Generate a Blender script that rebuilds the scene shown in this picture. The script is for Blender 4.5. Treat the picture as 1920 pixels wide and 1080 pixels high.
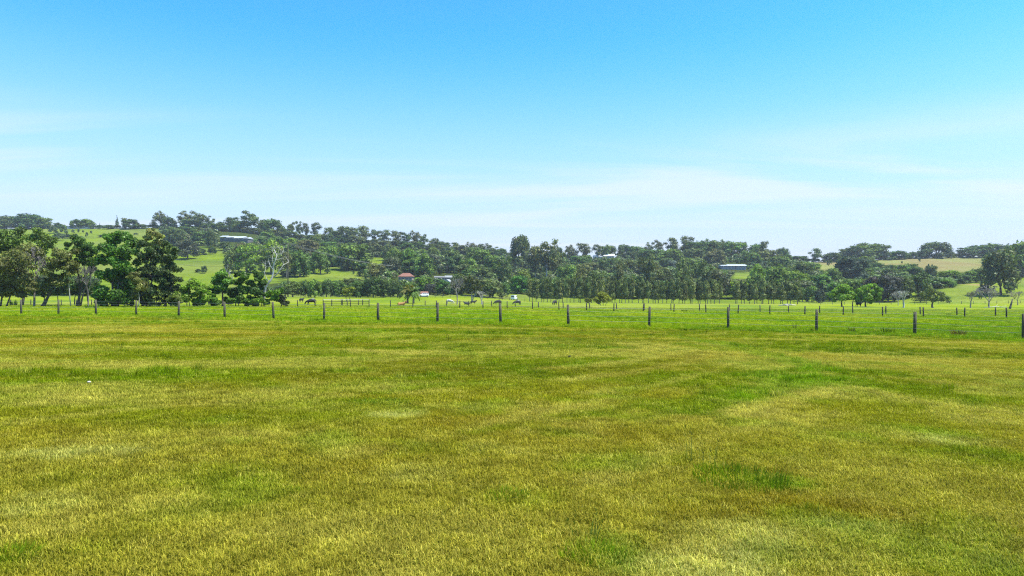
import bpy, bmesh, math, random
import numpy as np
from mathutils import Vector

for o in list(bpy.data.objects):
    bpy.data.objects.remove(o)
scene = bpy.context.scene
COL = scene.collection
rnd = random.Random(7)
rng = np.random.default_rng(7)

# ------------------------------------------------------------------ camera, sky, sun
FPX, HY, EYE = 1280.0, 556.0, 1.6          # focal length and horizon row in 1920x1080 pixels, eye height
cam = bpy.data.cameras.new('camera')
cam.lens, cam.sensor_width = 24.0, 36.0
cam.shift_y = (HY - 540.0) / 1920.0
cam.clip_start, cam.clip_end = 0.1, 6000
cam_o = bpy.data.objects.new('camera', cam)
COL.objects.link(cam_o)
cam_o.location = (0, 0, EYE)
cam_o.rotation_euler = (math.pi / 2, 0, 0)
scene.camera = cam_o

SUN_EL, SUN_AZ = math.radians(64), math.radians(105)
world = bpy.data.worlds.new('World')
scene.world = world
world.use_nodes = True
nt = world.node_tree
nt.nodes.clear()
N = nt.nodes.new
L = nt.links.new
sky = N('ShaderNodeTexSky')
sky.sky_type = 'NISHITA'
sky.sun_disc = False
sky.sun_elevation, sky.sun_rotation = SUN_EL, SUN_AZ
sky.air_density, sky.dust_density, sky.ozone_density = 1.0, 0.6, 1.0
tint = N('ShaderNodeMix'); tint.data_type = 'RGBA'; tint.blend_type = 'MULTIPLY'
tint.inputs[0].default_value = 1.0
tint.inputs[7].default_value = (0.58, 1.52, 1.75, 1)
gam = N('ShaderNodeGamma'); gam.inputs[1].default_value = 1.0
hsv = N('ShaderNodeHueSaturation'); hsv.inputs['Saturation'].default_value = 1.25
L(sky.outputs[0], hsv.inputs['Color'])
L(hsv.outputs[0], tint.inputs[6])
# thin wisps of cirrus: stretched noise on a flat cloud deck
tc = N('ShaderNodeTexCoord')
sep = N('ShaderNodeSeparateXYZ'); L(tc.outputs['Generated'], sep.inputs[0])
def wm(op, a, b=None, c=None):
    n = N('ShaderNodeMath'); n.operation = op
    for k, v in enumerate((a, b, c)):
        if v is None: continue
        if isinstance(v, (int, float)): n.inputs[k].default_value = v
        else: L(v, n.inputs[k])
    return n.outputs[0]
zz = wm('MAXIMUM', sep.outputs[2], 0.0)
zz = wm('ADD', zz, 0.06)
cx = wm('DIVIDE', sep.outputs[0], zz)
cy = wm('DIVIDE', sep.outputs[1], zz)
cmb = N('ShaderNodeCombineXYZ')
CLOUD_AT = 11.9
L(wm('ADD', wm('ADD', wm('MULTIPLY', cx, 0.20), wm('MULTIPLY', cy, 0.10)), CLOUD_AT), cmb.inputs[0]); L(wm('MULTIPLY', cy, 0.85), cmb.inputs[1])
cn = N('ShaderNodeTexNoise'); cn.inputs['Scale'].default_value = 1.15; cn.inputs['Detail'].default_value = 7
cn.inputs['Roughness'].default_value = 0.52; cn.inputs['Distortion'].default_value = 0.6
L(cmb.outputs[0], cn.inputs['Vector'])
cr = N('ShaderNodeMapRange'); cr.interpolation_type = 'SMOOTHSTEP'
cr.inputs['From Min'].default_value = 0.42; cr.inputs['From Max'].default_value = 0.68
L(cn.outputs[0], cr.inputs['Value'])
bd = N('ShaderNodeMapRange'); bd.interpolation_type = 'SMOOTHSTEP'       # the deck is seen edge-on low down, thins out overhead
bd.inputs['From Min'].default_value = 0.26; bd.inputs['From Max'].default_value = 0.16
L(sep.outputs[2], bd.inputs['Value'])
mask = wm('MULTIPLY', wm('MULTIPLY', cr.outputs[0], bd.outputs[0]), 0.6)
cm = N('ShaderNodeMix'); cm.data_type = 'RGBA'
hz = N('ShaderNodeMapRange'); hz.interpolation_type = 'SMOOTHSTEP'          # pale humid air low over the land
hz.inputs['From Min'].default_value = 0.37; hz.inputs['From Max'].default_value = 0.0
hz.inputs['To Max'].default_value = 0.95
L(sep.outputs[2], hz.inputs['Value'])
hm = N('ShaderNodeMix'); hm.data_type = 'RGBA'
L(hz.outputs[0], hm.inputs[0]); L(tint.outputs[2], hm.inputs[6]); hm.inputs[7].default_value = (4.6, 4.65, 6.0, 1)
L(mask, cm.inputs[0]); L(hm.outputs[2], cm.inputs[6]); cm.inputs[7].default_value = (5.2, 5.6, 6.1, 1)
bg = N('ShaderNodeBackground'); bg.inputs[1].default_value = 0.1
L(cm.outputs[2], bg.inputs[0])
wo = N('ShaderNodeOutputWorld'); L(bg.outputs[0], wo.inputs[0])

sun = bpy.data.lights.new('sun', 'SUN')
sun.energy, sun.angle, sun.color = 5.0, math.radians(0.53), (1.0, 0.95, 0.84)
sun_o = bpy.data.objects.new('sun', sun)
COL.objects.link(sun_o)
sv = Vector((math.sin(SUN_AZ) * math.cos(SUN_EL), math.cos(SUN_AZ) * math.cos(SUN_EL), math.sin(SUN_EL)))
sun_o.rotation_euler = (-sv).to_track_quat('-Z', 'Y').to_euler()
sun_o.location = (60, 60, 120)

vs = scene.view_settings
vs.view_transform, vs.look, vs.exposure, vs.gamma, vs.use_curve_mapping = 'Standard', 'None', 0.80, 1.0, False
scene.render.engine = 'CYCLES'
cy_ = scene.cycles
cy_.max_bounces, cy_.diffuse_bounces, cy_.glossy_bounces, cy_.transmission_bounces = 5, 3, 2, 3
cy_.volume_bounces, cy_.transparent_max_bounces = 0, 6
cy_.use_denoising = False
cy_.filter_width = 1.2
cy_.caustics_reflective = cy_.caustics_refractive = False
scene.render.film_transparent = False

# ------------------------------------------------------------------ helpers
def tag(o, label=None, cat=None, group=None, kind=None):
    if label: o['label'] = label
    if cat: o['category'] = cat
    if group: o['group'] = group
    if kind: o['kind'] = kind
    return o

def empty(name, loc, rz=0.0):
    o = bpy.data.objects.new(name, None)
    o.empty_display_size = 0.5
    o.location = loc
    o.rotation_euler = (0, 0, rz)
    COL.objects.link(o)
    return o

def link(name, me, parent=None, loc=None, color=None):
    o = bpy.data.objects.new(name, me)
    COL.objects.link(o)
    if parent is not None: o.parent = parent
    if loc is not None: o.location = loc
    if color is not None: o.color = (*color, 1)
    return o

def copy_tree(o, parent=None):
    c = o.copy()
    COL.objects.link(c)
    c.parent = parent
    for ch in list(o.children):
        copy_tree(ch, c)
    return c

class MB:
    """collects vertices and faces for one mesh"""
    def __init__(s):
        s.v, s.f, s.a = [], [], []
    def add(s, vs, fs, a=1.0):
        b = len(s.v)
        s.v += [tuple(p) for p in vs]
        s.a += [a] * len(vs)
        s.f += [tuple(i + b for i in f) for f in fs]
    def box(s, c, size, rz=0.0, a=1.0, taper=1.0):
        x, y, z = (k / 2 for k in size)
        ca, sa = math.cos(rz), math.sin(rz)
        vs = []
        for dz in (-1, 1):
            t = taper if dz > 0 else 1.0
            for dx, dy in ((-1, -1), (1, -1), (1, 1), (-1, 1)):
                px, py = dx * x * t, dy * y * t
                vs.append((c[0] + px * ca - py * sa, c[1] + px * sa + py * ca, c[2] + dz * z))
        s.add(vs, [(3, 2, 1, 0), (4, 5, 6, 7), (0, 1, 5, 4), (1, 2, 6, 5), (2, 3, 7, 6), (3, 0, 4, 7)], a)
    def tube(s, pts, rads, n=6, a=1.0, cap=True):
        pts = [Vector(p) for p in pts]
        b = len(s.v)
        for i, p in enumerate(pts):
            d = (pts[min(i + 1, len(pts) - 1)] - pts[max(i - 1, 0)])
            d = d.normalized() if d.length > 1e-9 else Vector((0, 0, 1))
            u = d.cross(Vector((0.31, 0.95, 0.05)))
            if u.length < 0.05: u = d.cross(Vector((1, 0, 0)))
            u.normalize()
            w = d.cross(u)
            for k in range(n):
                t = 2 * math.pi * k / n
                q = p + (u * math.cos(t) + w * math.sin(t)) * rads[i]
                s.v.append(tuple(q)); s.a.append(a)
        for i in range(len(pts) - 1):
            for k in range(n):
                k2 = (k + 1) % n
                s.f.append((b + i * n + k, b + i * n + k2, b + (i + 1) * n + k2, b + (i + 1) * n + k))
        if cap:
            s.f.append(tuple(b + k for k in reversed(range(n))))
            s.f.append(tuple(b + (len(pts) - 1) * n + k for k in range(n)))
    def mesh(s, name, mat=None, smooth=False):
        me = bpy.data.meshes.new(name)
        me.from_pydata(s.v, [], s.f)
        at = me.attributes.new('lv', 'FLOAT', 'POINT')
        at.data.foreach_set('value', np.array(s.a, dtype=np.float32))
        if mat: me.materials.append(mat)
        if smooth: me.polygons.foreach_set('use_smooth', [True] * len(me.polygons))
        me.update()
        return me

def np_mesh(name, verts, faces, mat=None, lv=None, smooth=False):
    """verts (n,3), faces (m,k) -> mesh, fast"""
    me = bpy.data.meshes.new(name)
    verts = np.asarray(verts, dtype=np.float32)
    faces = np.asarray(faces, dtype=np.int32)
    k = faces.shape[1]
    me.vertices.add(len(verts)); me.vertices.foreach_set('co', verts.ravel())
    me.loops.add(faces.size); me.loops.foreach_set('vertex_index', faces.ravel())
    me.polygons.add(len(faces))
    me.polygons.foreach_set('loop_start', np.arange(0, faces.size, k, dtype=np.int32))
    me.update(calc_edges=True)
    if lv is not None:
        at = me.attributes.new('lv', 'FLOAT', 'POINT')
        at.data.foreach_set('value', np.asarray(lv, dtype=np.float32))
    if mat: me.materials.append(mat)
    if smooth: me.polygons.foreach_set('use_smooth', np.ones(len(faces), dtype=bool))
    me.validate()
    return me

# lattice noise
_T = rng.random((256, 256)).astype(np.float64)
def vnoise(x, y):
    xi, yi = np.floor(x).astype(int), np.floor(y).astype(int)
    fx, fy = x - xi, y - yi
    fx, fy = fx * fx * (3 - 2 * fx), fy * fy * (3 - 2 * fy)
    a = _T[xi & 255, yi & 255]; b = _T[(xi + 1) & 255, yi & 255]
    c = _T[xi & 255, (yi + 1) & 255]; d = _T[(xi + 1) & 255, (yi + 1) & 255]
    return (a * (1 - fx) + b * fx) * (1 - fy) + (c * (1 - fx) + d * fx) * fy
def fbm(x, y, s, o=3, ox=0.0):
    t, amp, tot = 0.0, 1.0, 0.0
    ca, sa = math.cos(0.6), math.sin(0.6)
    x, y = x * ca - y * sa, x * sa + y * ca
    for k in range(o):
        t = t + amp * vnoise(x / s * 2 ** k + ox + 17.3 * k, y / s * 2 ** k + ox * 1.7 + 5.1 * k)
        tot += amp; amp *= 0.5
    return t / tot
def sstep(a, b, x):
    t = np.clip((x - a) / (b - a), 0, 1)
    return t * t * (3 - 2 * t)

# ------------------------------------------------------------------ the lie of the land
RPX = np.array([-900, -300, 0, 150, 300, 450, 600, 750, 900, 1050, 1150, 1300, 1450, 1520, 1600, 1700, 1840, 1920, 2300, 3000], float)
RPY = np.array([440, 436, 432, 431, 431, 436, 454, 464, 481, 485, 484, 476, 486, 491, 488, 483, 480, 479, 470, 465], float)
RD = np.array([850, 820, 800, 800, 790, 770, 760, 750, 740, 740, 730, 720, 700, 690, 690, 690, 690, 690, 700, 720], float)
def ground_z(X, Y):
    X = np.asarray(X, float); Y = np.asarray(Y, float)
    tilt = np.where(X > 0, -0.9 * (1 - np.exp(-np.maximum(X, 0) / 45)), 0.25 * (1 - np.exp(np.minimum(X, 0) / 40)))
    z = -0.03 + tilt - 0.25 * sstep(40, 110, Y) - 0.35 * sstep(110, 185, Y)
    z = z + 0.10 * (fbm(X, Y, 9.0, 2) - 0.5) * sstep(2, 10, Y)
    px = 960 + FPX * np.clip(X / np.maximum(Y, 60), -1.45, 1.6)
    z = z + 1.9 * sstep(185, 320, Y) * (1 - sstep(860, 1030, px))
    y0 = np.interp(px, [0, 500, 800, 1300, 1700, 1920], [320, 315, 330, 325, 290, 270])
    y1 = np.interp(px, RPX, RD)
    H = (HY - np.interp(px, RPX, RPY)) / FPX * y1 + EYE + 1.2
    s = np.clip((Y - y0) / (y1 - y0), 0, 1)
    hill = H * (s ** 1.12)
    hill = hill * (1 - 0.35 * sstep(0, 500, Y - y1)) 
    hill = hill + sstep(0.02, 0.3, s) * 3.0 * (fbm(X, Y, 90.0, 3, 3.0) - 0.5) * (1 - sstep(0.75, 1.0, s))
    knoll = 3.2 * np.exp(-(((X - 215) / 45) ** 2 + ((Y - 320) / 45) ** 2))
    return z + hill + knoll
def gz(x, y): return float(ground_z(np.array([x]), np.array([y]))[0])
_YS = np.concatenate([np.arange(2, 60, 0.1), np.arange(60, 330, 0.5), np.arange(330, 1000, 2.0)])
def hit(px, py, ylim=None):
    """where the line of sight through a photo pixel meets the ground"""
    u = (px - 960) / FPX
    zr = EYE + (HY - py) / FPX * _YS
    d = zr - ground_z(u * _YS, _YS)
    i = np.where(d <= 0)[0]
    y = _YS[i[0]] if len(i) else np.interp(px, RPX, RD) - 5
    return Vector((u * y, y, gz(u * y, y)))
def at(px, y):
    x = (px - 960) / FPX * y
    return Vector((x, y, gz(x, y)))
def to_px(X, Y, Z):
    return 960 + FPX * X / Y, HY - FPX * (Z - EYE) / Y

# ------------------------------------------------------------------ materials
def new_mat(name):
    m = bpy.data.materials.new(name); m.use_nodes = True
    m.node_tree.nodes.clear()
    return m, m.node_tree.nodes.new, m.node_tree.links.new

def leafy(name, attr_type='OBJECTCOLOR', trans=0.3, gloss=0.05, noise_scale=0.5, var=0.5):
    m, N, L = new_mat(name)
    if attr_type == 'OBJECTCOLOR':
        oi = N('ShaderNodeObjectInfo'); base = oi.outputs['Color']
    else:
        a = N('ShaderNodeAttribute'); a.attribute_type = 'INSTANCER'; a.attribute_name = 'col'; base = a.outputs['Color']
    lv = N('ShaderNodeAttribute'); lv.attribute_name = 'lv'
    geo = N('ShaderNodeNewGeometry')
    nz = N('ShaderNodeTexNoise'); nz.inputs['Scale'].default_value = noise_scale; nz.inputs['Detail'].default_value = 2
    L(geo.outputs['Position'], nz.inputs['Vector'])
    mr = N('ShaderNodeMapRange'); mr.inputs['From Min'].default_value = 0.3; mr.inputs['From Max'].default_value = 0.7
    mr.inputs['To Min'].default_value = 1 - var; mr.inputs['To Max'].default_value = 1 + var
    L(nz.outputs[0], mr.inputs['Value'])
    mu = N('ShaderNodeMath'); mu.operation = 'MULTIPLY'; L(mr.outputs[0], mu.inputs[0]); L(lv.outputs['Fac'], mu.inputs[1])
    vm = N('ShaderNodeVectorMath'); vm.operation = 'SCALE'; L(base, vm.inputs[0]); L(mu.outputs[0], vm.inputs['Scale'])
    d = N('ShaderNodeBsdfDiffuse'); L(vm.outputs[0], d.inputs[0])
    t = N('ShaderNodeBsdfTranslucent')
    tw = N('ShaderNodeVectorMath'); tw.operation = 'MULTIPLY'; L(vm.outputs[0], tw.inputs[0]); tw.inputs[1].default_value = (1.15, 1.3, 0.6)
    L(tw.outputs[0], t.inputs[0])
    mx = N('ShaderNodeMixShader'); mx.inputs[0].default_value = trans
    L(d.outputs[0], mx.inputs[1]); L(t.outputs[0], mx.inputs[2])
    g = N('ShaderNodeBsdfGlossy'); g.inputs['Roughness'].default_value = 0.45; g.inputs['Color'].default_value = (0.9, 0.95, 0.9, 1)
    m2 = N('ShaderNodeMixShader'); m2.inputs[0].default_value = gloss
    L(mx.outputs[0], m2.inputs[1]); L(g.outputs[0], m2.inputs[2])
    out = N('ShaderNodeOutputMaterial'); L(m2.outputs[0], out.inputs[0])
    return m

def solid(name, col, rough=0.8, metal=0.0, nscale=None, var=0.25, spec=0.3, objcol=False, stretch=None):
    m, N, L = new_mat(name)
    p = N('ShaderNodeBsdfPrincipled')
    p.inputs['Roughness'].default_value = rough; p.inputs['Metallic'].default_value = metal
    p.inputs['Specular IOR Level'].default_value = spec
    out = N('ShaderNodeOutputMaterial'); L(p.outputs[0], out.inputs[0])
    if objcol:
        oi = N('ShaderNodeObjectInfo'); base = oi.outputs['Color']
    else:
        rg = N('ShaderNodeRGB'); rg.outputs[0].default_value = (*col, 1); base = rg.outputs[0]
    if nscale:
        tc = N('ShaderNodeTexCoord'); mp = N('ShaderNodeMapping')
        if stretch: mp.inputs['Scale'].default_value = stretch
        L(tc.outputs['Object'], mp.inputs[0])
        nz = N('ShaderNodeTexNoise'); nz.inputs['Scale'].default_value = nscale; nz.inputs['Detail'].default_value = 5
        L(mp.outputs[0], nz.inputs['Vector'])
        mr = N('ShaderNodeMapRange'); mr.inputs['From Min'].default_value = 0.25; mr.inputs['From Max'].default_value = 0.75
        mr.inputs['To Min'].default_value = 1 - var; mr.inputs['To Max'].default_value = 1 + var
        L(nz.outputs[0], mr.inputs['Value'])
        vm = N('ShaderNodeVectorMath'); vm.operation = 'SCALE'; L(base, vm.inputs[0]); L(mr.outputs[0], vm.inputs['Scale'])
        base = vm.outputs[0]
        bp = N('ShaderNodeBump'); bp.inputs['Strength'].default_value = 0.4; bp.inputs['Distance'].default_value = 0.02
        L(nz.outputs[0], bp.inputs['Height']); L(bp.outputs[0], p.inputs['Normal'])
    L(base, p.inputs['Base Color'])
    return m

M_leaf = leafy('foliage', trans=0.3, gloss=0.012, noise_scale=0.35, var=0.35)
M_leaf_near = leafy('foliage_near', trans=0.35, gloss=0.015, noise_scale=0.9, var=0.35)
M_grass = leafy('grass_blades', 'INST', trans=0.3, gloss=0.004, noise_scale=3.0, var=0.2)
M_bark = solid('bark', (0.12, 0.10, 0.085), 0.9, nscale=3, var=0.4, objcol=True, stretch=(3, 3, 0.6))
M_post = solid('weathered_timber', (0.082, 0.077, 0.046), 0.9, nscale=9, var=0.5, stretch=(4, 4, 0.35))
M_post_dark = solid('dark_timber', (0.05, 0.045, 0.036), 0.9, nscale=9, var=0.5, stretch=(4, 4, 0.35))
M_wire = solid('galvanised_wire', (0.20, 0.20, 0.19), 0.6, metal=0.2)
M_wall = solid('house_wall', (0.3, 0.29, 0.27), 0.85, nscale=1.5, var=0.15, objcol=True)
M_roof = solid('house_roof', (0.6, 0.62, 0.64), 0.6, nscale=0.6, var=0.15, objcol=True, spec=0.2)
M_glass = solid('window_glass', (0.03, 0.04, 0.05), 0.15, spec=0.8)
M_paint = solid('car_paint', (0.75, 0.76, 0.77), 0.25, spec=0.6, objcol=True)
M_rubber = solid('rubber', (0.02, 0.02, 0.02), 0.8)
M_hide = solid('cattle_hide', (0.02, 0.02, 0.02), 0.65, nscale=2.0, var=0.3, objcol=True)
M_pale = solid('pale_timber', (0.55, 0.50, 0.42), 0.85, nscale=4, var=0.3, stretch=(1, 1, 4))

# ------------------------------------------------------------------ colour of the grass cover
POLY = {  # clearings in the woodland on the hill, as seen in the photograph
    'slope': [(330, 465), (420, 466), (428, 488), (470, 498), (530, 503), (530, 530), (330, 548)],
    'strip': [(540, 514), (606, 517), (606, 529), (540, 530)],
    'glade': [(575, 505), (640, 500), (684, 510), (684, 525), (575, 528)],
    'clearing': [(690, 482), (721, 484), (719, 497), (691, 497)],
    'lawn': [(1375, 511), (1412, 510), (1413, 523), (1375, 523)],
    'meadow': [(1512, 488), (1572, 485), (1572, 500), (1560, 511), (1535, 506), (1512, 497)],
    'tan_pasture': [(1625, 496), (1660, 482), (1850, 476), (1848, 508), (1760, 512), (1700, 503), (1627, 501)],
    'knoll': [(1750, 550), (1800, 530), (1850, 525), (1960, 518), (1960, 572), (1740, 572)],
}
def in_poly(px, py, poly):
    inside = np.zeros(np.shape(px), bool)
    n = len(poly)
    for i in range(n):
        x1, y1 = poly[i]; x2, y2 = poly[(i + 1) % n]
        c = ((y1 > py) != (y2 > py)) & (px < (x2 - x1) * (py - y1) / (y2 - y1 + 1e-9) + x1)
        inside ^= c
    return inside

BLOBS = [  # px, py, rx, ry in the photograph, kind, strength
    (1470, 690, 105, 22, 'lush', .8), (1370, 738, 70, 18, 'lush', .5), (1850, 697, 70, 18, 'lush', .5),
    (250, 715, 330, 55, 'green', .55), (480, 690, 200, 25, 'green', .4), (680, 624, 170, 8, 'lush', .6), (930, 627, 90, 6, 'lush', .6),
    (1720, 648, 260, 9, 'deep', .95), (1480, 640, 120, 6, 'green', .6), (300, 606, 420, 6, 'lush', .9), (800, 650, 150, 9, 'green', .5), (1040, 665, 60, 7, 'green', .5),
    (700, 757, 75, 8, 'lush', .7), (1400, 888, 95, 20, 'lush', .8), (1760, 792, 150, 16, 'lush', .6),
    (1800, 830, 190, 26, 'green', .6), (120, 900, 110, 16, 'green', .5), (380, 888, 160, 26, 'green', .55),
    (960, 925, 90, 24, 'green', .6), (1110, 1025, 80, 26, 'lush', .7), (1220, 845, 80, 20, 'green', .45), (500, 770, 220, 25, 'green', .4),
    (20, 1040, 80, 40, 'green', .5), (240, 1000, 60, 20, 'green', .4), (530, 930, 80, 20, 'green', .4), (1420, 840, 120, 18, 'green', .5),
    (1100, 745, 120, 10, 'lush', .5), (860, 845, 120, 14, 'green', .4), (1330, 945, 90, 20, 'green', .45), (1900, 1060, 80, 40, 'green', .5), (1650, 700, 160, 20, 'green', .35),
    (900, 772, 150, 20, 'brown', .75), (1010, 800, 260, 36, 'brown', .55), (1270, 772, 170, 17, 'brown', .8), (1450, 925, 220, 22, 'brown', .6),
    (1760, 975, 220, 38, 'brown', .65), (700, 860, 320, 36, 'brown', .45), (60, 642, 110, 10, 'brown', .35), (80, 780, 240, 24, 'brown', .4), (100, 950, 90, 20, 'brown', .3),
    (1250, 625, 120, 5, 'brown', .3), (1690, 810, 60, 14, 'brown', .4),
    (725, 778, 62, 9, 'pale', .8), (1780, 806, 120, 11, 'pale', .75), (1000, 642, 280, 13, 'tan', .6), (1270, 642, 170, 16, 'tan', .6), (760, 662, 160, 7, 'tan', .7),
    (100, 858, 140, 9, 'pale', .6), (75, 942, 95, 12, 'pale', .7), (790, 884, 80, 10, 'pale', .6), (1500, 1000, 380, 50, 'pale', .5),
    (1580, 728, 190, 13, 'tan', .7), (300, 616, 300, 4, 'tan', .3), (60, 656, 80, 5, 'tan', .7), (920, 770, 110, 6, 'tan', .5), (1850, 640, 90, 5, 'tan', .3),
    (1860, 750, 150, 26, 'tan', .6), (600, 690, 200, 8, 'tan', .35), (1650, 662, 150, 6, 'tan', .5), (1480, 658, 60, 5, 'tan', .5),
    (1300, 1050, 300, 40, 'pale', .5), (330, 830, 300, 20, 'tan', .5), (1560, 860, 120, 30, 'tan', .4), (640, 1000, 400, 60, 'tan', .4),
]
GC = {'dry': (.272, .240, .014), 'green': (.158, .198, .003), 'lush': (.138, .236, .004), 'deep': (.098, .150, .002),
      'brown': (.225, .172, .010), 'pale': (.520, .495, .130), 'tan': (.405, .345, .060),
      'paddock': (.195, .275, .003), 'flat': (.205, .255, .012), 'hill': (.150, .205, .012), 'hilltan': (.225, .212, .080),
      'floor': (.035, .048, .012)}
STROKES = [  # mown bands and wheel tracks: photo points, half width in metres, kind, strength
    ([(1285, 627), (1380, 640), (1470, 662), (1545, 685), (1520, 700), (1420, 725), (1300, 762)], .6, 'lush', .6),
    ([(1390, 768), (1480, 740), (1560, 718), (1610, 716), (1680, 730), (1780, 745), (1900, 760)], .30, 'tan', .8),
    ([(1010, 690), (1120, 680), (1220, 665), (1290, 645)], .22, 'tan', .7), ([(1060, 710), (1180, 695), (1280, 672), (1335, 655)], .22, 'tan', .7),
    ([(1110, 735), (1240, 715), (1330, 690), (1375, 668)], .20, 'tan', .6), ([(960, 672), (1080, 664), (1180, 652), (1250, 638)], .25, 'tan', .6),
    ([(1500, 645), (1640, 662), (1760, 668), (1900, 672)], .25, 'tan', .6), ([(880, 815), (1000, 790), (1120, 770), (1240, 752), (1330, 738)], .22, 'green', .6),
    ([(760, 840), (900, 800), (1060, 762), (1180, 742)], .16, 'tan', .55), ([(20, 800), (220, 775), (420, 755), (640, 745)], .2, 'tan', .45), ([(100, 730), (350, 700), (600, 690)], .25, 'deep', .5),
    ([(1120, 900), (1250, 840), (1400, 795), (1560, 765)], .18, 'tan', .5), ([(1300, 950), (1500, 930), (1700, 960), (1880, 1010)], .12, 'brown', .6)]
_B = []
for px, py, rx, ry, k, s in BLOBS:
    y = EYE * FPX / (py - HY)
    _B.append(((px - 960) / FPX * y, y, rx / FPX * y * 1.0, max(ry * y * y / (FPX * EYE), 0.35), np.array(GC[k]), s))
_S = []
for pts, hw, k, st_ in STROKES:
    q = [((px - 960) / FPX * (EYE * FPX / (py - HY)), EYE * FPX / (py - HY)) for px, py in pts]
    _S.append((np.array(q), hw, np.array(GC[k]), st_))
def dist_line(X, Y, q):
    d = np.full(len(X), 1e9)
    for (ax, ay), (bx, by) in zip(q[:-1], q[1:]):
        vx, vy = bx - ax, by - ay
        t = np.clip(((X - ax) * vx + (Y - ay) * vy) / (vx * vx + vy * vy), 0, 1)
        d = np.minimum(d, np.hypot(X - ax - t * vx, Y - ay - t * vy))
    return d
FP = np.array([(40, 56), (255, 53.5), (421, 49), (607, 44.5), (820, 41.3), (938, 40), (1066, 38.9), (1217, 38.4), (1365, 37.4), (1531, 36), (1715, 34), (1919, 31.2), (2150, 28.5)], float)
FX, FY = (FP[:, 0] - 960) / FPX * FP[:, 1], FP[:, 1]
def fence_y(X): return np.interp(X, FX, FY)
EDGE_D = np.array([[-40, 4.5], [-20, 4.0], [-8, 3.2], [0, 2.6], [8, 2.4], [15, 2.2], [25, 2.6]])
def lawn_edge(X): return fence_y(X) - np.interp(X, EDGE_D[:, 0], EDGE_D[:, 1])

def mixc(c, k, w):
    w = np.clip(w, 0, 1)[:, None]
    return c * (1 - w) + np.array(GC[k] if isinstance(k, str) else k) * w

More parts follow.
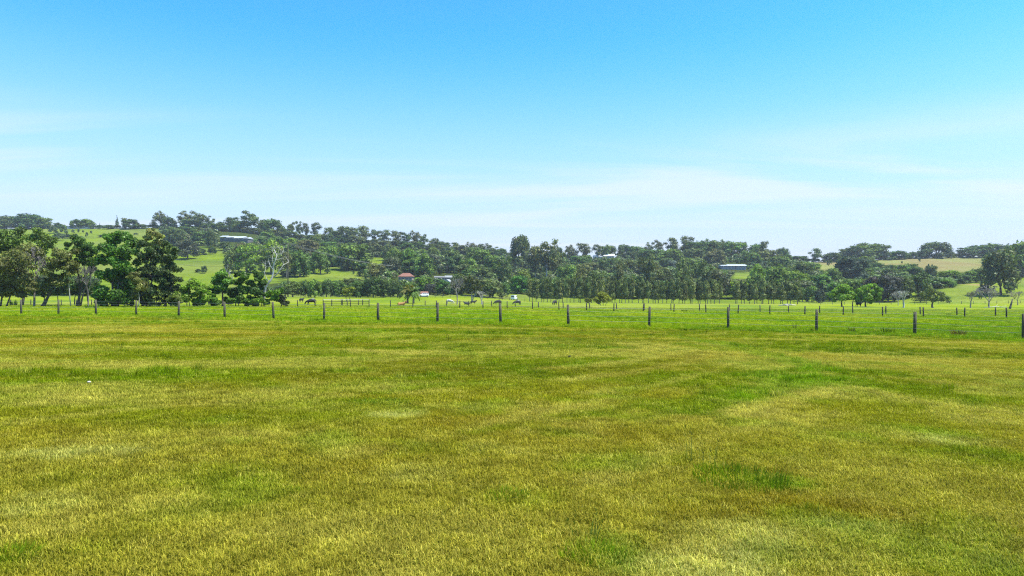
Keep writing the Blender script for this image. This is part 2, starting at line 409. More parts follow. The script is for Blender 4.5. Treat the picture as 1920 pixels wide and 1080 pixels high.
def at0(px, y): return ((px - 960) / FPX * y, y)
def cover(X, Y):
    """albedo of the grass at points of the land (real dry, green and mown patches)"""
    X = np.asarray(X, float).ravel(); Y = np.asarray(Y, float).ravel()
    n = len(X)
    n1, n2, n3 = fbm(X, Y, 5.0, 3, 1.0), fbm(X, Y, 1.3, 3, 9.0), fbm(X, Y, 0.4, 2, 4.0)
    c = np.tile(np.array(GC['dry']), (n, 1))
    c = mixc(c, 'green', (0.40 + 0.45 * sstep(6, 13, Y)) * sstep(.22, .55, n1) )
    c = mixc(c, (.318, .262, .034), .55 * (1 - sstep(6, 10, Y)))
    wx, wy = (fbm(X, Y, 2.5, 3, 21.0) - .5), (fbm(X, Y, 2.5, 3, 33.0) - .5)
    for bx, by, rx, ry, col, s in _B:
        dx, dy = (X - bx) / rx + wx * 1.5, (Y - by) / ry + wy * 1.5
        w = s * (1 - sstep(0.45, 1.25, np.sqrt(dx * dx + dy * dy)))
        w = w * np.clip(0.55 + 0.9 * n2, 0, 1.2) * (.25 + .75 * sstep(.36, .60, .55 * n3 + .45 * n2))
        c = mixc(c, col, w)
    sk = fbm(X * .28 + Y * .06, Y, 1.9, 3, 41.0)
    c = mixc(c, 'deep', .55 * sstep(.55, .72, sk) * sstep(6, 14, Y))
    c = mixc(c, 'tan', .55 * sstep(.47, .30, sk) * sstep(5, 12, Y))
    for q, hw, col, st_ in _S:
        w = st_ * (1 - sstep(.3, 1.3, (dist_line(X, Y, q) + .5 * wx) / hw)) * np.clip(.65 + .6 * n2, 0, 1.1)
        c = mixc(c, col, w)
    c = mixc(c, 'tan', .55 * sstep(.58, .78, n2) * (1 - sstep(30, 45, Y)))
    c = mixc(c, 'brown', .45 * sstep(.60, .80, fbm(X, Y, 2.2, 3, 14.0)))
    c = mixc(c, 'lush', .35 * sstep(.60, .78, fbm(X, Y, 1.0, 2, 27.0)))
    le = lawn_edge(X)
    pad = sstep(-0.5, 0.6, Y - le + 1.2 * wx)
    pc = np.tile(np.array(GC['paddock']), (n, 1))
    pn = fbm(X, Y * 0.45, 7.0, 4, 6.0)
    pc = mixc(pc, (.270, .290, .016), .6 * sstep(.45, .75, pn))
    pc = mixc(pc, (.120, .205, .006), .75 * sstep(.55, .30, pn) * 1.0)
    pc = mixc(pc, (.235, .195, .040), .35 * sstep(.6, .8, fbm(X, Y, 14.0, 3, 2.0)))
    fl = sstep(70, 150, Y)
    fc = np.tile(np.array(GC['flat']), (n, 1))
    fc = mixc(fc, (.255, .260, .055), .6 * sstep(.4, .75, fbm(X, Y * .4, 22.0, 4, 8.0)))
    fc = mixc(fc, (.11, .18, .015), .7 * sstep(.55, .3, fbm(X, Y * .5, 15.0, 3, 12.0)))
    pc = pc * (1 - fl[:, None]) + fc * fl[:, None]
    c = c * (1 - pad[:, None]) + pc * pad[:, None]
    # hill
    Z = ground_z(X, Y)
    px, py = to_px(X, np.maximum(Y, 1.0), Z)
    hl = sstep(250, 340, Y)
    hc = np.tile(np.array(GC['hill']), (n, 1))
    hc = mixc(hc, (.165, .185, .045), .7 * sstep(.4, .7, fbm(X, Y, 40.0, 4, 5.0)))
    hc = mixc(hc, (.085, .130, .020), .6 * sstep(.5, .75, fbm(X, Y, 18.0, 3, 15.0)))
    right = sstep(1480, 1560, px)
    hc = mixc(hc, 'hilltan', right * .75 * sstep(520, 505, py))
    hc = mixc(hc, (.22, .155, .075), right * .6 * sstep(.5, .7, fbm(X, Y * .3, 30.0, 3, 7.0)) * sstep(515, 500, py))
    c = c * (1 - hl[:, None]) + hc * hl[:, None]
    kb = at0(1838, 372)
    hc_ = np.exp(-(((X - kb[0]) / 7) ** 2 + ((Y - kb[1]) / 10) ** 2))
    c = mixc(c, (.34, .22, .11), .9 * sstep(.25, .7, hc_ * (.6 + n1)))
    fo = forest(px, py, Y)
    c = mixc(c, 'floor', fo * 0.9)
    return c

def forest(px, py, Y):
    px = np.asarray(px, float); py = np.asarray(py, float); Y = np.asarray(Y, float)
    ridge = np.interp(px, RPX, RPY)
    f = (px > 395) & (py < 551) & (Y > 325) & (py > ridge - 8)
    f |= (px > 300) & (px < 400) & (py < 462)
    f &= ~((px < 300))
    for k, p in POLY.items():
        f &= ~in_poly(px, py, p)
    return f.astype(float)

# ------------------------------------------------------------------ ground
def sinh_axis(lo, hi, c, a, n):
    t = np.linspace(math.asinh((lo - c) / a), math.asinh((hi - c) / a), n)
    return c + a * np.sinh(t)
gx = sinh_axis(-1500, 1500, 0, 11, 460)
gy = sinh_axis(-120, 1500, 9, 8, 420)
GX, GY = np.meshgrid(gx, gy)
GZ = ground_z(GX, GY)
nx, ny = len(gx), len(gy)
ii = (np.arange(ny - 1)[:, None] * nx + np.arange(nx - 1)[None, :]).ravel()
gf = np.stack([ii, ii + 1, ii + nx + 1, ii + nx], 1)
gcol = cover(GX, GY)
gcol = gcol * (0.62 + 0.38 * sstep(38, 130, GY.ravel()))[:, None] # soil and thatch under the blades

m_ground, N, L = new_mat('pasture_ground')
a = N('ShaderNodeAttribute'); a.attribute_name = 'col'
geo = N('ShaderNodeNewGeometry')
def gnoise(scale, detail, lo, hi, tlo, thi, stretch=None):
    src = geo.outputs['Position']
    if stretch:
        mp = N('ShaderNodeMapping'); mp.inputs['Scale'].default_value = stretch; L(src, mp.inputs[0]); src = mp.outputs[0]
    nz = N('ShaderNodeTexNoise'); nz.inputs['Scale'].default_value = scale; nz.inputs['Detail'].default_value = detail
    nz.inputs['Roughness'].default_value = 0.65
    L(src, nz.inputs['Vector'])
    mr = N('ShaderNodeMapRange'); mr.inputs['From Min'].default_value = lo; mr.inputs['From Max'].default_value = hi
    mr.inputs['To Min'].default_value = tlo; mr.inputs['To Max'].default_value = thi
    L(nz.outputs[0], mr.inputs['Value'])
    return mr.outputs[0], nz.outputs[0]
f1, h1 = gnoise(9.0, 6, .3, .7, .55, 1.3)
f2, h2 = gnoise(0.55, 5, .3, .7, .72, 1.25)
f3, h3 = gnoise(0.09, 4, .3, .7, .85, 1.15)
mu = N('ShaderNodeMath'); mu.operation = 'MULTIPLY'; L(f1, mu.inputs[0]); L(f2, mu.inputs[1])
mu2 = N('ShaderNodeMath'); mu2.operation = 'MULTIPLY'; L(mu.outputs[0], mu2.inputs[0]); L(f3, mu2.inputs[1])
sc = N('ShaderNodeVectorMath'); sc.operation = 'SCALE'; L(a.outputs['Color'], sc.inputs[0]); L(mu2.outputs[0], sc.inputs['Scale'])
bp = N('ShaderNodeBump'); bp.inputs['Strength'].default_value = 0.6; bp.inputs['Distance'].default_value = 0.05
L(h1, bp.inputs['Height'])
d = N('ShaderNodeBsdfDiffuse'); L(sc.outputs[0], d.inputs[0]); L(bp.outputs[0], d.inputs['Normal'])
out = N('ShaderNodeOutputMaterial'); L(d.outputs[0], out.inputs[0])
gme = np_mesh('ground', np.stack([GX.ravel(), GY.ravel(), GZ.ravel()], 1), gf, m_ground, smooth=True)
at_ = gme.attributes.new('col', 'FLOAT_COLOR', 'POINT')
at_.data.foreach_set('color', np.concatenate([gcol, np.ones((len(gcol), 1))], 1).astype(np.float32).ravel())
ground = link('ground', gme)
tag(ground, 'mown lawn, green paddocks and grassy hillside as one sheet of land', kind='structure')

# ------------------------------------------------------------------ grass blades (stuff)
SRC = bpy.data.collections.new('tuft_sources')
def make_tuft(i, n, rad, lmin, lmax, lean_lo, lean_hi, w, mat):
    V, F, A = [], [], []
    for k in range(n):
        r, t = rad * math.sqrt(rnd.random()), rnd.uniform(0, 6.283)
        bx, by = r * math.cos(t), r * math.sin(t)
        az = rnd.uniform(0, 6.283)
        le, ln = rnd.uniform(lean_lo, lean_hi), rnd.uniform(lmin, lmax)
        dx, dy = math.cos(az), math.sin(az)
        wx, wy = -dy * w * rnd.uniform(.7, 1.3) / 2, dx * w / 2
        b = len(V)
        p1 = (bx + dx * math.sin(le * .5) * ln * .55, by + dy * math.sin(le * .5) * ln * .55, math.cos(le * .5) * ln * .55)
        p2 = (p1[0] + dx * math.sin(le) * ln * .5, p1[1] + dy * math.sin(le) * ln * .5, p1[2] + math.cos(le) * ln * .45)
        V += [(bx - wx, by - wy, -0.015), (bx + wx, by + wy, -0.015), (p1[0] + wx * .8, p1[1] + wy * .8, p1[2]), (p1[0] - wx * .8, p1[1] - wy * .8, p1[2]), p2, p2]
        F += [(b, b + 1, b + 2, b + 3), (b + 3, b + 2, b + 4, b + 5)]
        q = rnd.random()
        lv = rnd.uniform(.68, 1.15) if q < .72 else (rnd.uniform(1.15, 1.5) if q < .94 else rnd.uniform(1.5, 2.0))
        A += [lv] * 6
    # drop the doubled tip: triangles
    me = bpy.data.meshes.new('tuft')
    me.from_pydata(V, [], [f if f[2] % 6 != 4 else (f[0], f[1], f[2]) for f in F])
    atr = me.attributes.new('lv', 'FLOAT', 'POINT'); atr.data.foreach_set('value', np.array(A, dtype=np.float32))
    me.materials.append(mat)
    o = bpy.data.objects.new('tuft_%02d' % i, me)
    SRC.objects.link(o)
for i in range(8): make_tuft(i, 70, .10, .025, .065, .5, 1.45, .0050, M_grass)       # mown, lying
for i in range(8, 12): make_tuft(i, 60, .09, .07, .15, .1, .9, .0050, M_grass)        # standing
for i in range(12, 14): make_tuft(i, 30, .07, .15, .34, .05, .5, .0048, M_grass)      # tall

def scatter(name, pts, col, idx, scl, rot, coll, label):
    me = bpy.data.meshes.new(name)
    me.vertices.add(len(pts)); me.vertices.foreach_set('co', np.asarray(pts, np.float32).ravel())
    for nm, ty, key, arr in (('col', 'FLOAT_COLOR', 'color', np.concatenate([col, np.ones((len(col), 1))], 1)), ('idx', 'INT', 'value', idx),
                             ('scl', 'FLOAT_VECTOR', 'vector', scl), ('rot', 'FLOAT_VECTOR', 'vector', rot)):
        at = me.attributes.new(nm, ty, 'POINT')
        at.data.foreach_set(key, np.asarray(arr, np.int32 if ty == 'INT' else np.float32).ravel())
    o = link(name, me)
    ng = bpy.data.node_groups.new(name + '_nodes', 'GeometryNodeTree')
    ng.interface.new_socket('Geometry', in_out='INPUT', socket_type='NodeSocketGeometry')
    ng.interface.new_socket('Geometry', in_out='OUTPUT', socket_type='NodeSocketGeometry')
    n = ng.nodes.new; l = ng.links.new
    gi, go = n('NodeGroupInput'), n('NodeGroupOutput')
    ci = n('GeometryNodeCollectionInfo'); ci.inputs[0].default_value = coll
    ci.inputs['Separate Children'].default_value = True; ci.inputs['Reset Children'].default_value = True
    ip = n('GeometryNodeInstanceOnPoints'); ip.inputs['Pick Instance'].default_value = True
    def na(nm, t):
        x = n('GeometryNodeInputNamedAttribute'); x.data_type = t; x.inputs[0].default_value = nm
        return x.outputs[0]
    l(gi.outputs[0], ip.inputs['Points']); l(ci.outputs[0], ip.inputs['Instance'])
    l(na('idx', 'INT'), ip.inputs['Instance Index'])
    er = n('FunctionNodeEulerToRotation'); l(na('rot', 'FLOAT_VECTOR'), er.inputs[0]); l(er.outputs[0], ip.inputs['Rotation'])
    l(na('scl', 'FLOAT_VECTOR'), ip.inputs['Scale'])
    l(ip.outputs[0], go.inputs[0])
    md = o.modifiers.new('scatter', 'NODES'); md.node_group = ng
    tag(o, label, kind='stuff')
    return o

PX, PY, PS = [], [], []
for y0, y1, dens, s in ((2.2, 6, 190, .85), (6, 10, 150, 1.0), (10, 20, 75, 1.25), (20, 43, 30, 1.7), (43, 75, 8, 2.6), (75, 150, 2.2, 4.0)):
    w0 = .8 * y1 + 1.5
    c_ = 1 / math.sqrt(dens)                                            # jittered grid: even cover without bald spots
    x, y = np.meshgrid(np.arange(-w0, w0, c_), np.arange(y0, y1, c_))
    x = x.ravel() + rng.uniform(-.6, .6, x.size) * c_; y = y.ravel() + rng.uniform(-.6, .6, y.size) * c_
    k = np.abs(x) < .8 * y + 1.5
    PX.append(x[k]); PY.append(y[k]); PS.append(np.full(k.sum(), s))
PX, PY, PS = np.concatenate(PX), np.concatenate(PY), np.concatenate(PS)
gc = cover(PX, PY)
r_ = rng.random(len(PX))
lush = gc[:, 1] / (gc[:, 0] + 1e-6)                                    # greener patches stand taller
pad = PY > lawn_edge(PX)
stand = sstep(.95, 2.0, lush) * .12 + pad * .4
idx = np.where(rng.random(len(PX)) < stand, rng.integers(8, 12, len(PX)), rng.integers(0, 8, len(PX)))
nearf = np.abs(PY - fence_y(PX) + .6) < 1.3
idx = np.where(nearf & (rng.random(len(PX)) < .2), rng.integers(12, 14, len(PX)), idx)
gc = gc * rng.uniform(.72, 1.28, len(PX))[:, None]
st = (rng.random(len(PX)) < .08)[:, None]
gc = np.where(st, gc * .5 + np.array(GC['tan']) * .7, gc)
sc_ = PS * rng.uniform(.75, 1.3, len(PX))
scl = np.stack([sc_, sc_, np.where(idx >= 12, .75, np.where(pad, np.minimum(sc_, 1.1), np.minimum(sc_, 1.4)))], 1)
rot = np.stack([np.zeros(len(PX)), np.zeros(len(PX)), rng.uniform(0, 6.283, len(PX))], 1)
scatter('grass', np.stack([PX, PY, ground_z(PX, PY)], 1), gc, idx, scl, rot, SRC, 'short dry and green grass blades covering lawn and paddock')

# ------------------------------------------------------------------ trees: building kit
def leaves(lobes, n, size, seed, rough=.22, upbias=.25, aspect=1.0, tilt=.7):
    """leaf-clump quads spread through ellipsoid lobes; returns verts, faces, lv"""
    g = np.random.default_rng(seed)
    lb = np.array(lobes, float)
    w = (lb[:, 3] * lb[:, 4] + lb[:, 4] * lb[:, 5]) ** 1.0
    pick = g.choice(len(lb), n, p=w / w.sum())
    d = g.normal(size=(n, 3)); d[:, 2] += upbias * np.abs(g.normal(size=n)); d /= np.linalg.norm(d, axis=1)[:, None]
    r = 1.0 - np.abs(g.normal(size=n)) * rough
    r = np.clip(r + g.normal(size=n) * .05, .2, 1.15)
    c = lb[pick, :3] + d * lb[pick, 3:6] * r[:, None]
    nrm = d / lb[pick, 3:6]; nrm /= np.linalg.norm(nrm, axis=1)[:, None]
    nrm = nrm + g.normal(size=(n, 3)) * tilt * .6; nrm /= np.linalg.norm(nrm, axis=1)[:, None]
    t = np.cross(nrm, g.normal(size=(n, 3))); t /= np.linalg.norm(t, axis=1)[:, None]
    b = np.cross(nrm, t)
    s = size * g.uniform(.55, 1.35, n)[:, None]
    j = lambda: g.uniform(.6, 1.2, n)[:, None]
    v = np.stack([c - t * s * j(), c - b * s * aspect * j(), c + t * s * j(), c + b * s * aspect * j()], 1).reshape(-1, 3)
    f = np.arange(4 * n).reshape(n, 4)
    lob = g.uniform(.72, 1.3, len(lb))
    lv = np.repeat(lob[pick] * g.uniform(.5, 1.55, n), 4)
    return v, f, lv

def core(lobes, k, seed):
    """a rough dark-hearted inner body so that dense crowns are not see-through"""
    bm = bmesh.new()
    bmesh.ops.create_icosphere(bm, subdivisions=1, radius=1)
    base = np.array([v.co[:] for v in bm.verts]); fc = np.array([[v.index for v in f.verts] for f in bm.faces])
    bm.free()
    g = np.random.default_rng(seed)
    V, F = [], []
    for i, l in enumerate(lobes):
        p = base * g.uniform(.8, 1.1, (len(base), 1)) * np.array(l[3:6]) * k + np.array(l[:3])
        F.append(fc + len(base) * i); V.append(p)
    return np.concatenate(V), np.concatenate(F)

def crown_mesh(name, lobes, n, size, seed, corek=.72, mat=None, **kw):
    v, f, lv = leaves(lobes, n, size, seed, **kw)
    if corek:
        cv, cf = core(lobes, corek, seed + 1)
        cf = np.concatenate([cf, cf[:, 2:3]], 1) + len(v)
        # triangles: keep as a second mesh joined through degenerate-free lists
        me = bpy.data.meshes.new(name)
        allv = np.concatenate([v, cv])
        tri = cf[:, :3]
        nq, ntr = len(f), len(tri)
        me.vertices.add(len(allv)); me.vertices.foreach_set('co', allv.astype(np.float32).ravel())
        loops = np.concatenate([f.ravel(), tri.ravel()]).astype(np.int32)
        me.loops.add(len(loops)); me.loops.foreach_set('vertex_index', loops)
        me.polygons.add(nq + ntr)
        me.polygons.foreach_set('loop_start', np.concatenate([np.arange(nq) * 4, nq * 4 + np.arange(ntr) * 3]).astype(np.int32))
        me.update(calc_edges=True)
        at = me.attributes.new('lv', 'FLOAT', 'POINT')
        at.data.foreach_set('value', np.concatenate([lv, np.full(len(cv), .8)]).astype(np.float32))
        me.materials.append(mat or M_leaf)
        return me
    return np_mesh(name, v, f, mat or M_leaf, lv)

def limb(mb, p0, p1, r0, r1, bend=.12, n=5, sides=5, g=rnd):
    p0, p1 = Vector(p0), Vector(p1)
    ln = (p1 - p0).length
    o = Vector((g.uniform(-1, 1), g.uniform(-1, 1), g.uniform(-.3, .5))) * ln * bend
    pts = [p0.lerp(p1, t) + o * math.sin(math.pi * t) for t in [i / (n - 1) for i in range(n)]]
    mb.tube(pts, [r0 + (r1 - r0) * i / (n - 1) for i in range(n)], sides)

def trunk_mesh(name, lobes, r, fork=.3, lean=(0, 0), nl=None, sides=6, seed=0, base=(0, 0)):
    """trunk up to a fork, then a limb towards every lobe"""
    g = random.Random(seed)
    mb = MB()
    f = Vector((base[0] + lean[0], base[1] + lean[1], fork))
    limb(mb, (base[0], base[1], -.02), f, r, r * .75, .05, 5, sides, g)
    ls = sorted(lobes, key=lambda l: -l[3])[:nl] if nl else lobes
    for l in ls:
        limb(mb, f, (l[0], l[1], l[2] + l[5] * .2), r * .55, r * .12, .12, 4, max(3, sides - 2), g)
    return mb.mesh(name, M_bark, True)

def dome_lobes(seed, n=11, zlo=.16, flat=1.0, spread=.30):
    g = random.Random(seed)
    ls = [(g.uniform(-.05, .05), g.uniform(-.05, .05), .70, .24, .24, .26)]
    for i in range(n):
        a = 2.4 * i + g.uniform(-.5, .5)
        t = (i + .5) / n
        z = zlo + (0.80 - zlo) * t
        rr = spread * math.sqrt(max(.05, 1 - ((z - .34) / .62) ** 2)) * g.uniform(.8, 1.15)
        s = g.uniform(.14, .215)
        ls.append((rr * math.cos(a), rr * math.sin(a), z, s, s, s * flat * g.uniform(.8, 1.1)))
    return ls
def gum_lobes(seed, n=9, spread=.34):
    g = random.Random(seed)
    ls = []
    for i in range(n):
        a = 2.4 * i + g.uniform(-.6, .6)
        z = .30 + .64 * (i + .3) / n + g.uniform(-.05, .05)
        rr = spread * g.uniform(.15, 1.0) * (1.1 - .75 * max(0, (z - .6)))
        s = g.uniform(.12, .21)
        ls.append((rr * math.cos(a), rr * math.sin(a), min(z, .93), s, s, s * g.uniform(.55, .9)))
    return ls
def column_lobes(seed, n=9, z0=.22):
    g = random.Random(seed)
    ls = []
    for i in range(n):
        z = z0 + .08 + (.86 - z0) * i / (n - 1)
        s = (.30 * (1 - .55 * ((i / (n - 1)) ** 1.5))) * g.uniform(.8, 1.15)
        a = g.uniform(0, 6.28)
        ls.append((.13 * math.cos(a) * g.random(), .13 * math.sin(a) * g.random(), z, s, s, .115))
    return ls
def cone_lobes(seed, n=8):
    g = random.Random(seed)
    ls = []
    for i in range(n):
        t = i / (n - 1)
        for k in range(3 if t < .7 else 1):
            a = g.uniform(0, 6.28); s = (.30 * (1 - t) + .07)
            ls.append((.45 * s * math.cos(a), .45 * s * math.sin(a), .14 + .8 * t, s, s, .055))
    return ls

KIT = {}
def kit(kind, variants): KIT[kind] = variants
kit('broadleaf_tree', [(trunk_mesh('trunk', dl, .032, .15, nl=4, seed=i), crown_mesh('crown', dl, 1900, .034, 100 + i, corek=.66, rough=.26)) for i, dl in
                       enumerate([dome_lobes(11, 15, .13), dome_lobes(12, 12, .15), dome_lobes(13, 18, .17, .8, .34), dome_lobes(14, 13, .12, 1.1), dome_lobes(15, 20, .14, .85, .33)])])
kit('gum_tree', [(trunk_mesh('trunk', gl, .020, .42, seed=20 + i, sides=5), crown_mesh('crown', gl, 1300, .030, 200 + i, corek=.45, rough=.34)) for i, gl in
                 enumerate([gum_lobes(21, 12), gum_lobes(22, 15, .38), gum_lobes(23, 10, .30), gum_lobes(24, 16, .36), gum_lobes(25, 12, .42), gum_lobes(26, 14, .33)])])
def bushy(i, n): return [l for l in dome_lobes(i, n, .2, 1.0, .27)]
kit('bush', [(None, crown_mesh('crown', bushy(31 + i, 7), 800, .05, 300 + i)) for i in range(4)])
kit('plantation_tree', [(trunk_mesh('trunk', cl[::3], .030, .35, seed=40 + i, sides=5), crown_mesh('crown', cl, 1500, .034, 400 + i, corek=.55, rough=.35, aspect=1.6)) for i, cl in
                        enumerate([column_lobes(41), column_lobes(42, 10, .18), column_lobes(43, 8, .26), column_lobes(44, 9, .2), column_lobes(45, 11, .24)])])
kit('conifer_tree', [(trunk_mesh('trunk', cone_lobes(51)[::6], .025, .5, seed=50), crown_mesh('crown', cone_lobes(51), 1300, .032, 500, corek=.7)),
                     (trunk_mesh('trunk', cone_lobes(52)[::6], .025, .5, seed=51), crown_mesh('crown', cone_lobes(52, 9), 1300, .032, 501, corek=.7))])

def bare_mesh(seed, depth=5, r0=.03, spread=.55, up=.25, twig=.0065, fork=.28):
    g = random.Random(seed)
    mb = MB()
    def grow(p, d, ln, r, lev):
        q = p + d * ln
        mid = p.lerp(q, .5) + Vector((g.uniform(-1, 1), g.uniform(-1, 1), 0)) * ln * .07
        r1 = max(r * .68, twig)
        mb.tube([p, mid, q], [r, (r + r1) / 2, r1], 6 if lev == 0 else (4 if lev < 3 else 3), cap=False)
        if lev >= depth: return
        k = 3 if lev < 3 else g.choice((2, 3))
        a0 = g.uniform(0, 6.28)
        for i in range(k):
            a = a0 + 6.283 * i / k + g.uniform(-.5, .5)
            s = spread * g.uniform(.6, 1.3)
            side = d.cross(Vector((math.cos(a), math.sin(a), .3)))
            side = side.normalized() if side.length > .01 else Vector((1, 0, 0))
            nd = (d * math.cos(s) + side * math.sin(s) + Vector((0, 0, up * .35))).normalized()
            grow(q, nd, ln * g.uniform(.62, .85), r1 * (1 if i == 0 else .75), lev + 1)
    grow(Vector((0, 0, -.02)), Vector((g.uniform(-.1, .1), g.uniform(-.1, .1), 1)).normalized(), fork, r0, 0)
    v = np.array(mb.v)
    h = v[:, 2].max(); w = max(np.ptp(v[:, 0]), np.ptp(v[:, 1]))
    mb.v = [(p[0] / w, p[1] / w, p[2] / h) for p in mb.v]
    return mb.mesh('branches', M_bark, True)
BARE = [bare_mesh(61), bare_mesh(62, 5, .028, .5), bare_mesh(63, 4, .03, .45, .35, fork=.2), bare_mesh(64, 6, .034, .6)]

GUMC = [(0.127, 0.144, 0.045), (0.110, 0.135, 0.038), (0.149, 0.157, 0.051), (0.097, 0.126, 0.038)]
DARK = [(0.083, 0.124, 0.029), (0.072, 0.112, 0.029), (0.095, 0.139, 0.030)]
MID = [(0.125, 0.192, 0.029), (0.112, 0.175, 0.033), (0.143, 0.200, 0.034)]
BRI = [(0.164, 0.255, 0.023), (0.188, 0.272, 0.025)]
OLI = [(.098, .112, .046), (.088, .105, .048)]
BARK_G, BARK_D, BARK_P = (.20, .185, .16), (.085, .072, .06), (.46, .43, .39)

def put(kind, loc, w, h, crown_col, bark=BARK_D, var=None, rz=None, name=None):
    vs = KIT[kind]
    tr, cr = vs[rnd.randrange(len(vs)) if var is None else var % len(vs)]
    root = empty(name or kind, (loc[0], loc[1], loc[2] - .1), rnd.uniform(0, 6.28) if rz is None else rz)
    root.scale = (w, w, h)
    if tr: link('trunk', tr, root, color=bark)
    link('crown', cr, root, color=crown_col)
    return root

# ---- screening so that a wood is not built where nothing of it shows
W_, H_ = 1920, 260; OY = 380
cov = np.zeros((H_, W_), bool)
yy, xx = np.mgrid[0:H_, 0:W_]
def ell(px, top, bot, w):
    x0, x1 = int(max(0, px - w / 2)), int(min(W_, px + w / 2 + 1))
    y0, y1 = int(max(0, top - OY)), int(min(H_, bot - OY + 1))
    if x1 <= x0 or y1 <= y0: return None
    X = (xx[y0:y1, x0:x1] - px) / (w / 2); Yq = (yy[y0:y1, x0:x1] + OY - (top + bot) / 2) / ((bot - top) / 2)
    return (slice(y0, y1), slice(x0, x1)), (X * X + Yq * Yq < .9)

TREES = []   # everything on the hill: dict(px, base, top, w, kind, col, Y, label)
def T(kind, px, base, top, w, col, label=None, Y=None, bark=BARK_D, cat='tree', var=None, name=None):
    loc = at(px, Y) if Y else hit(px, base)
    if Y: base = max(top + 6, HY - (loc.z - EYE) / Y * FPX)
    TREES.append(dict(kind=kind, px=px, base=base, top=top, w=w, col=col, label=label, loc=loc, bark=bark, cat=cat, var=var, name=name, hero=True))

def TT(kind, rows):
    for r in rows:
        px, base, top, w, col = r[:5]
        T(kind, px, base, top, w, col, label=r[5] if len(r) > 5 else None, Y=r[6] if len(r) > 6 else None)
def sky_rows(rows):    # trees that stand on the crest of the hill
    return [(r[0], r[1], r[2], r[3], r[4], r[5] if len(r) > 5 else None, float(np.interp(r[0], RPX, RD)) - 8 - rnd.uniform(0, 14)) for r in rows]

D0, D1, D2 = DARK; M0, M1, M2 = MID; G0, G1, G2, G3 = GUMC; B0, B1 = BRI; O0, O1 = OLI
TT('broadleaf_tree', sky_rows([
    (12, 433, 403, 40, D0, 'dark tree at the left end of the skyline, cut by the photo edge'), (50, 433, 399, 58, D1, 'wide dark dome tree on the left skyline beyond the green field'), (78, 433, 406, 34, M0, 'mid green round tree against the right side of the wide dark skyline dome'),
    (109, 433, 417, 14, D0, 'small dark tree alone on the left skyline before the ridge house'), (142, 430, 411, 26, D2, 'flat-topped tree behind left end of the ridge house'), (165, 430, 410, 32, M0, 'round olive-topped tree behind the ridge house'),
    (203, 433, 421, 20, D0, 'low round bush on the skyline right of the ridge house'), (245, 433, 411, 30, D1, 'broad tree beside the thin column tree on left skyline'), (266, 433, 420, 20, D0, 'low dark bush on skyline at right end of the green field'),
    (318, 434, 406, 26, D1), (362, 442, 411, 44, D1), (398, 448, 418, 40, D2), (445, 446, 412, 42, D0, None), (512, 452, 409, 42, D2, 'dense rounded tree on the ridge right of the umbrella gum'), (530, 458, 426, 30, D0),
    (630, 466, 431, 32, D0), (830, 484, 452, 30, D1), (940, 490, 470, 32, D2), (1048, 488, 463, 17, D1, 'small round-headed tree on skyline right of the tall pale-trunked gum'), (1140, 484, 458, 34, D2, 'round tree rising behind the white-roofed houses'),
    (1170, 488, 457, 30, D1, 'dark tree on skyline just right of the white roofs'), (1196, 488, 461, 40, M1), (1306, 486, 451, 54, D2), (1342, 486, 450, 46, D2), (1378, 484, 452, 52, M0), (1418, 484, 456, 36, M1), (1468, 492, 463, 28, D0, 'upright dark tree standing at the right end of the central wooded ridge'),
    (1500, 493, 479, 34, D1), (1560, 491, 472, 38, D1, 'low dark tree on ridge between the small meadow and the big cluster'), (1592, 505, 463, 44, G1), (1620, 500, 454, 58, M1, 'largest dark dome of the tree cluster left of the tan pasture'), (1650, 494, 456, 46, D0, 'dark dome at right end of the cluster beside the tan pasture'),
    (1686, 485, 469, 38, D2, 'low spreading tree at the upper left corner of the tan pasture'), (1712, 484, 471, 18, D0), (1730, 483, 468, 20, D0), (1754, 482, 452, 60, D1, 'large dome tree alone on the crest above the tan pasture'), (1783, 483, 471, 16, D2, 'small bush right of the lone dome above the tan pasture'),
    (1825, 483, 459, 52, D0, 'dark flat dome tree at right end of the tan pasture crest'), (1858, 481, 455, 46, D2), (1885, 482, 459, 40, D1)]))
TT('gum_tree', sky_rows([
    (236, 433, 409, 22, G0), (300, 434, 397, 28, G1, 'tall open gum right of the dark cone tree on left ridge'), (350, 438, 395, 32, G0), (374, 438, 399, 32, G1), (392, 441, 405, 20, G3),
    (430, 446, 407, 36, G3), (470, 448, 397, 44, G0, 'umbrella-topped gum, highest tree behind the silver-roofed house'), (490, 450, 410, 32, G1), (545, 458, 417, 20, G0), (560, 458, 415, 16, G1), (574, 458, 418, 16, G0), (590, 460, 418, 22, G3),
    (618, 464, 426, 24, G0), (642, 466, 424, 28, G1), (660, 466, 425, 34, G0), (680, 468, 423, 30, G2), (702, 470, 430, 28, G1), (722, 472, 432, 30, G0), (744, 474, 433, 28, G1), (763, 475, 437, 26, G3), (779, 476, 433, 26, G0), (794, 478, 440, 20, G1),
    (815, 481, 446, 24, G0), (852, 486, 454, 24, G1), (884, 488, 454, 22, G0), (904, 488, 456, 28, G1), (922, 490, 460, 22, G3), (1068, 488, 460, 26, G0), (1096, 488, 456, 34, G1), (1122, 484, 459, 22, G0),
    (1218, 484, 454, 20, G1), (1236, 482, 450, 22, G0), (1260, 480, 445, 30, G3, 'gum with ragged open crown on the central skyline, taller than its neighbours'), (1286, 480, 443, 28, G0), (1322, 482, 449, 28, G1), (1360, 482, 450, 28, G0), (1396, 484, 453, 24, G1), (1430, 484, 452, 22, G0, 'narrow open gum on skyline above the long white house'),
    (1530, 492, 465, 26, G3, 'flat umbrella-shaped gum alone on skyline above the small meadow')]))
